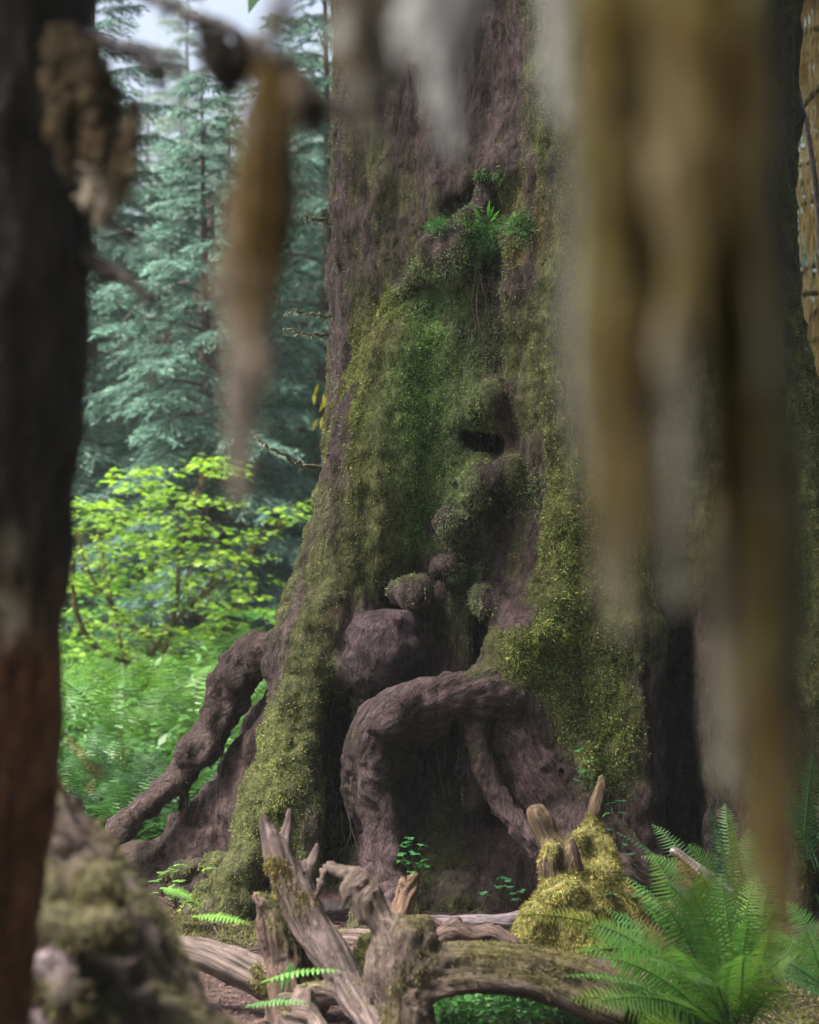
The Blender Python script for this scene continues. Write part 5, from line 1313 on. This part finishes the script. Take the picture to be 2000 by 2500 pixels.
# yellow leaves poking out at the trunk's left edge
th = thing('maple_sprig', 'few yellow leaves showing at the left edge of the giant trunk', 'plant', at(800, 960, 13))
bl = Batch()
for (x, y) in [(778, 935), (790, 960), (768, 955), (800, 940), (795, 975), (775, 1020), (788, 1015)]:
    D = unit(np.array([[rng.normal(0, .5), -.2, -.8]])); Xv, Nv = frames(D, np.array([1.4]))
    bl.inst(KITE, KITE_Q, at(x, y, 13)[None], Xv * .03, D * .1, Nv * .1, np.array([[.4, .38, .05]]))
tv, tq, tt = tube([at(850, 900, 13), at(800, 930, 13), at(775, 950, 13)], [.004, .003, .002], 4)
bl.add(tv, (.12, .10, .05), tq, tt)
bl.build('leaves', M_LEAF, th)

# ================================================================== background fern bank
def lady_fern(label, px, Y, sz, n, col, group='pale lady ferns beyond the roots'):
    x = (px - 1000) / F * Y
    g = ground_z(np.array([x]), np.array([Y]))[0]; B = Batch(); b = np.array([x, Y, g])
    for i in range(n):
        a = i * 2.4 + rng.normal(0, .3); r_ = sz * rng.uniform(.55, 1.0)
        frond(B, b, b + [math.cos(a) * r_, math.sin(a) * r_, sz * rng.uniform(.35, .75)], .32, sz * .16, np.array(col) * np.exp(rng.normal(0, .2)), 20, .15)
    V, f_, C = B.arrays()
    o = obj('lady_fern', V - b, f_, M_FERN, None, C, True); o.location = b
    tag(o, label, 'fern', group)
    return o
ref = [lady_fern('pale green fern in the bright fern bank between the left mound and the arching root', 180, 16, 1.0, 16, (.08, .20, .035)),
       lady_fern('pale green fern in the bright fern bank between the left mound and the arching root', 300, 15.2, .9, 15, (.06, .17, .035)),
       lady_fern('pale green fern in the bright fern bank between the left mound and the arching root', 470, 16, 1.0, 16, (.085, .20, .035))]
for i, (px, Y, s) in enumerate([(130, 18, 1.1), (240, 17.5, 1.0), (390, 17, 1.0), (330, 19, 1.1), (540, 17.2, 1.0), (620, 18, 1.1), (440, 20, 1.1), (210, 21, 1.2), (560, 21.5, 1.1), (680, 20, 1.0), (90, 15.5, .9), (395, 14.6, .7), (520, 15, .7), (100, 21, 1.2), (740, 22, 1.2)]):
    o = ref[i % 3].copy(); COL.objects.link(o)
    x = (px - 1000) / F * Y; o.location = (x, Y, ground_z(np.array([x]), np.array([Y]))[0]); o.rotation_euler = (0, 0, i * 1.3); o.scale = (s, s, s)
ref2 = [lady_fern('x', 170, 12.2, .8, 16, (.03, .095, .026)), lady_fern('x', 300, 11.8, .8, 15, (.04, .12, .03))]  # darker green for ferns in shadow, shade put into the colour
for i, (px, Y, s) in enumerate([(170, 12.2, .75), (300, 11.8, .7), (420, 12.0, .75), (520, 12.6, .7), (360, 12.8, .8), (230, 13.4, .8), (620, 12.2, .6), (450, 11.4, .5)]):
    o = ref2[i % 2] if i < 2 else ref2[i % 2].copy()
    if i >= 2: COL.objects.link(o)
    o['label'] = 'darker fern low behind the arching root, in front of the bright fern bank'; o['group'] = 'ferns low behind the arching root'
    x = (px - 1000) / F * Y; o.location = (x, Y, ground_z(np.array([x]), np.array([Y]))[0]); o.rotation_euler = (0, 0, i * 1.9); o.scale = (s, s, s * .9)
for i, (px, Y, s) in enumerate([(2080, 11.5, .8), (2200, 12.5, .9), (2120, 14, 1.0), (2330, 13.5, 1.0), (2020, 13.2, .8)]):
    o = ref2[i % 2].copy(); COL.objects.link(o); o['label'] = 'shaded fern beyond the right flank of the giant trunk'; o['group'] = 'ferns beyond the right flank'
    x = (px - 1000) / F * Y; o.location = (x, Y, ground_z(np.array([x]), np.array([Y]))[0]); o.rotation_euler = (0, 0, i * 1.1); o.scale = (s, s, s)
# leafy undergrowth as a mass
n = 50000
Yg = 11.6 + 16 * rng.random(n) ** 1.3
px = np.where(rng.random(n) < .8, rng.uniform(-150, 900, n), rng.uniform(1850, 2900, n)); xx = (px - 1000) / F * Yg
hgt = sstep(10.5, 15, Yg) * rng.random(n) ** 1.6 * (.25 + .5 * sstep(-.2, .5, fbm(np.stack([xx, Yg, 0 * xx], 1) * .7, 2, 91)))
B = Batch(); D = unit(np.stack([rng.normal(size=n), rng.normal(size=n), rng.uniform(-.4, .4, n)], 1)); Xv, Nv = frames(D, rng.normal(0, .4, n))
l = rng.uniform(.05, .12, n)[:, None]
c = lerp(np.array([.035, .12, .025]), np.array([.10, .25, .045]), (rng.random((n, 1)) * .6 + .4 * sstep(.1, .6, hgt)[:, None]))
B.inst(KITE, KITE_Q, np.stack([xx, Yg, ground_z(xx, Yg) + hgt], 1), Xv * l * .5, D * l, Nv * l, c)
o = B.build('undergrowth', M_FERN); tag(o, 'bright green leafy undergrowth covering the far forest floor', 'undergrowth', kind='stuff')

# ================================================================== golden mossy tree at the right edge
gold = thing('mossy_maple', 'maple hung with drooping moss, sunlit gold put into its colour, at the right edge behind the giant trunk', 'tree', (at(2120, 1700, 15)[0], 15.0, 0))
tv, tq, tt = tube([at(2155, 1900, 15), at(2150, 1800, 15), at(2120, 1300, 15), at(2100, 600, 15), at(2080, -300, 15.2), at(2060, -1500, 15.5)], [.36, .28, .22, .18, .14, .06], 12, .06)
obj('trunk', tv, [tq, tt], M_BARK, gold, (.10, .08, .045))
B = Batch(); DR = Batch()
for i in range(44):
    y0_ = rng.uniform(-200, 1250); sgn = -1 if i % 4 else 1
    L = rng.uniform(120, 260)
    pts = [at(2105, y0_, 15 + rng.normal(0, .2)), at(2105 + sgn * L * .5, y0_ - 20 + rng.normal(0, 25), 15 + rng.normal(0, .5)), at(2105 + sgn * L, y0_ + rng.normal(10, 40), 15 + rng.normal(0, .8))]
    S = spline(np.array(pts), 8); tv, tq, tt = tube(S, np.linspace(.035, .012, len(S)), 6, .1); B.add(tv, (.15, .13, .045), tq, tt)
    m_ = 170; j = rng.integers(0, len(S), m_); O = S[j] + rng.normal(0, 1, (m_, 3)) * [.03, .06, .10]
    ln = rng.uniform(.08, .5, m_) * (.5 + .8 * rng.random())
    D = unit(np.stack([rng.normal(0, .12, m_), rng.normal(0, .12, m_), -np.ones(m_)], 1)); Xv, Nv = frames(D, rng.random(m_) * 3)
    DR.inst(KITE, KITE_Q, O, Xv * .016, D * ln[:, None], Nv * ln[:, None], lerp(np.array([.36, .27, .11]), np.array([.70, .55, .27]), rng.random((m_, 1))))  # warm sunlight put into the pale gold of the moss
B.build('branches', M_BARK, gold); o = DR.build('moss', M_HANG, gold, False); o['kind'] = 'stuff'
o = thing('dead_snag', 'dark leaning dead trunk peeking out right of the giant trunk below the golden moss', 'snag', (at(1995, 1500, 13)[0], 13.0, 0))
tv, tq, tt = tube([at(2095, 1990, 13), at(2060, 1750, 13), at(2020, 1400, 13), at(1990, 1150, 13), at(1965, 900, 13), at(1958, 870, 13)], [.2, .16, .13, .11, .07, .02], 10, .08)
obj('wood', tv, [tq, tt], M_BARK, o, (.06, .045, .045))
o = thing('bare_sapling', 'thin grey bare stem slanting across the golden moss at the right edge', 'sapling', at(2010, 700, 12.5))
tv, tq, tt = tube(spline(np.array([at(2040, 2010, 12.5), at(2030, 1500, 12.5), at(2010, 700, 12.5), at(1985, 400, 12.5), at(1955, 240, 12.5), at(1948, 215, 12.5)]), 5), np.linspace(.034, .008, 26), 6, .1)
obj('stem', tv, [tq, tt], M_WOOD, o, (.20, .17, .17))
# ================================================================== light and camera
cam = bpy.data.cameras.new('camera'); co = bpy.data.objects.new('camera', cam); COL.objects.link(co)
cam.sensor_fit = 'VERTICAL'; cam.sensor_height = 36; cam.lens = LENS; cam.clip_start = .05; cam.clip_end = 3000
co.location = (0, 0, H); co.rotation_euler = (math.radians(90), 0, 0)
cam.dof.use_dof = True; cam.dof.focus_distance = 9.4; cam.dof.aperture_fstop = 2.5; cam.dof.aperture_blades = 0
SC.camera = co

SUN_EL, SUN_AZ = math.radians(60), math.radians(-108)       # azimuth from +Y, negative = left
w = bpy.data.worlds.new('World'); SC.world = w; w.use_nodes = True
nt = w.node_tree; sky = nt.nodes.new('ShaderNodeTexSky'); sky.sky_type = 'NISHITA'; sky.sun_disc = False
sky.sun_elevation = SUN_EL; sky.sun_rotation = SUN_AZ; sky.air_density = .7; sky.dust_density = 9.0; sky.ozone_density = .0
nt.links.new(sky.outputs['Color'], nt.nodes['Background'].inputs['Color']); nt.nodes['Background'].inputs['Strength'].default_value = SKY
sd = bpy.data.lights.new('sun', 'SUN'); so = bpy.data.objects.new('sun', sd); COL.objects.link(so)
sd.energy = SUN; sd.angle = math.radians(SUN_ANG); sd.color = (1.0, .95, .86)
dirv = Vector((math.sin(SUN_AZ) * math.cos(SUN_EL), math.cos(SUN_AZ) * math.cos(SUN_EL), math.sin(SUN_EL)))
so.rotation_euler = dirv.to_track_quat('Z', 'Y').to_euler(); so.location = (-6, 10, 30)
SC.view_settings.view_transform = 'Standard'; SC.view_settings.look = 'None'; SC.view_settings.gamma = 1
SC.view_settings.exposure = EXPO
SC.cycles.use_denoising = DENOISE
SC.cycles.max_bounces = 8; SC.cycles.diffuse_bounces = 4; SC.cycles.transmission_bounces = 6; SC.cycles.transparent_max_bounces = 4
SC.cycles.caustics_reflective = False; SC.cycles.caustics_refractive = False

if HAZE > 0:
    hm = bpy.data.materials.new('haze_air'); hm.use_nodes = True; hn = hm.node_tree
    for x in list(hn.nodes): hn.nodes.remove(x)
    ho = hn.nodes.new('ShaderNodeOutputMaterial'); hv = hn.nodes.new('ShaderNodeVolumePrincipled')
    hv.inputs['Color'].default_value = (.80, .93, .97, 1); hv.inputs['Density'].default_value = HAZE; hv.inputs['Anisotropy'].default_value = .2
    hn.links.new(hv.outputs[0], ho.inputs['Volume'])
    lo, hi = np.array([-152, -152, -1.6]), np.array([152, 152, 34.0])
    hb = np.array([(x, y, z) for x in (lo[0], hi[0]) for y in (lo[1], hi[1]) for z in (lo[2], hi[2])])
    hq = np.array([(0, 1, 3, 2), (4, 6, 7, 5), (0, 4, 5, 1), (2, 3, 7, 6), (0, 2, 6, 4), (1, 5, 7, 3)])
    ha = obj('haze', hb, hq, hm, None, None, False); tag(ha, 'thin pale blue forest haze filling the air', 'haze', kind='stuff')
    SC.cycles.volume_bounces = 1
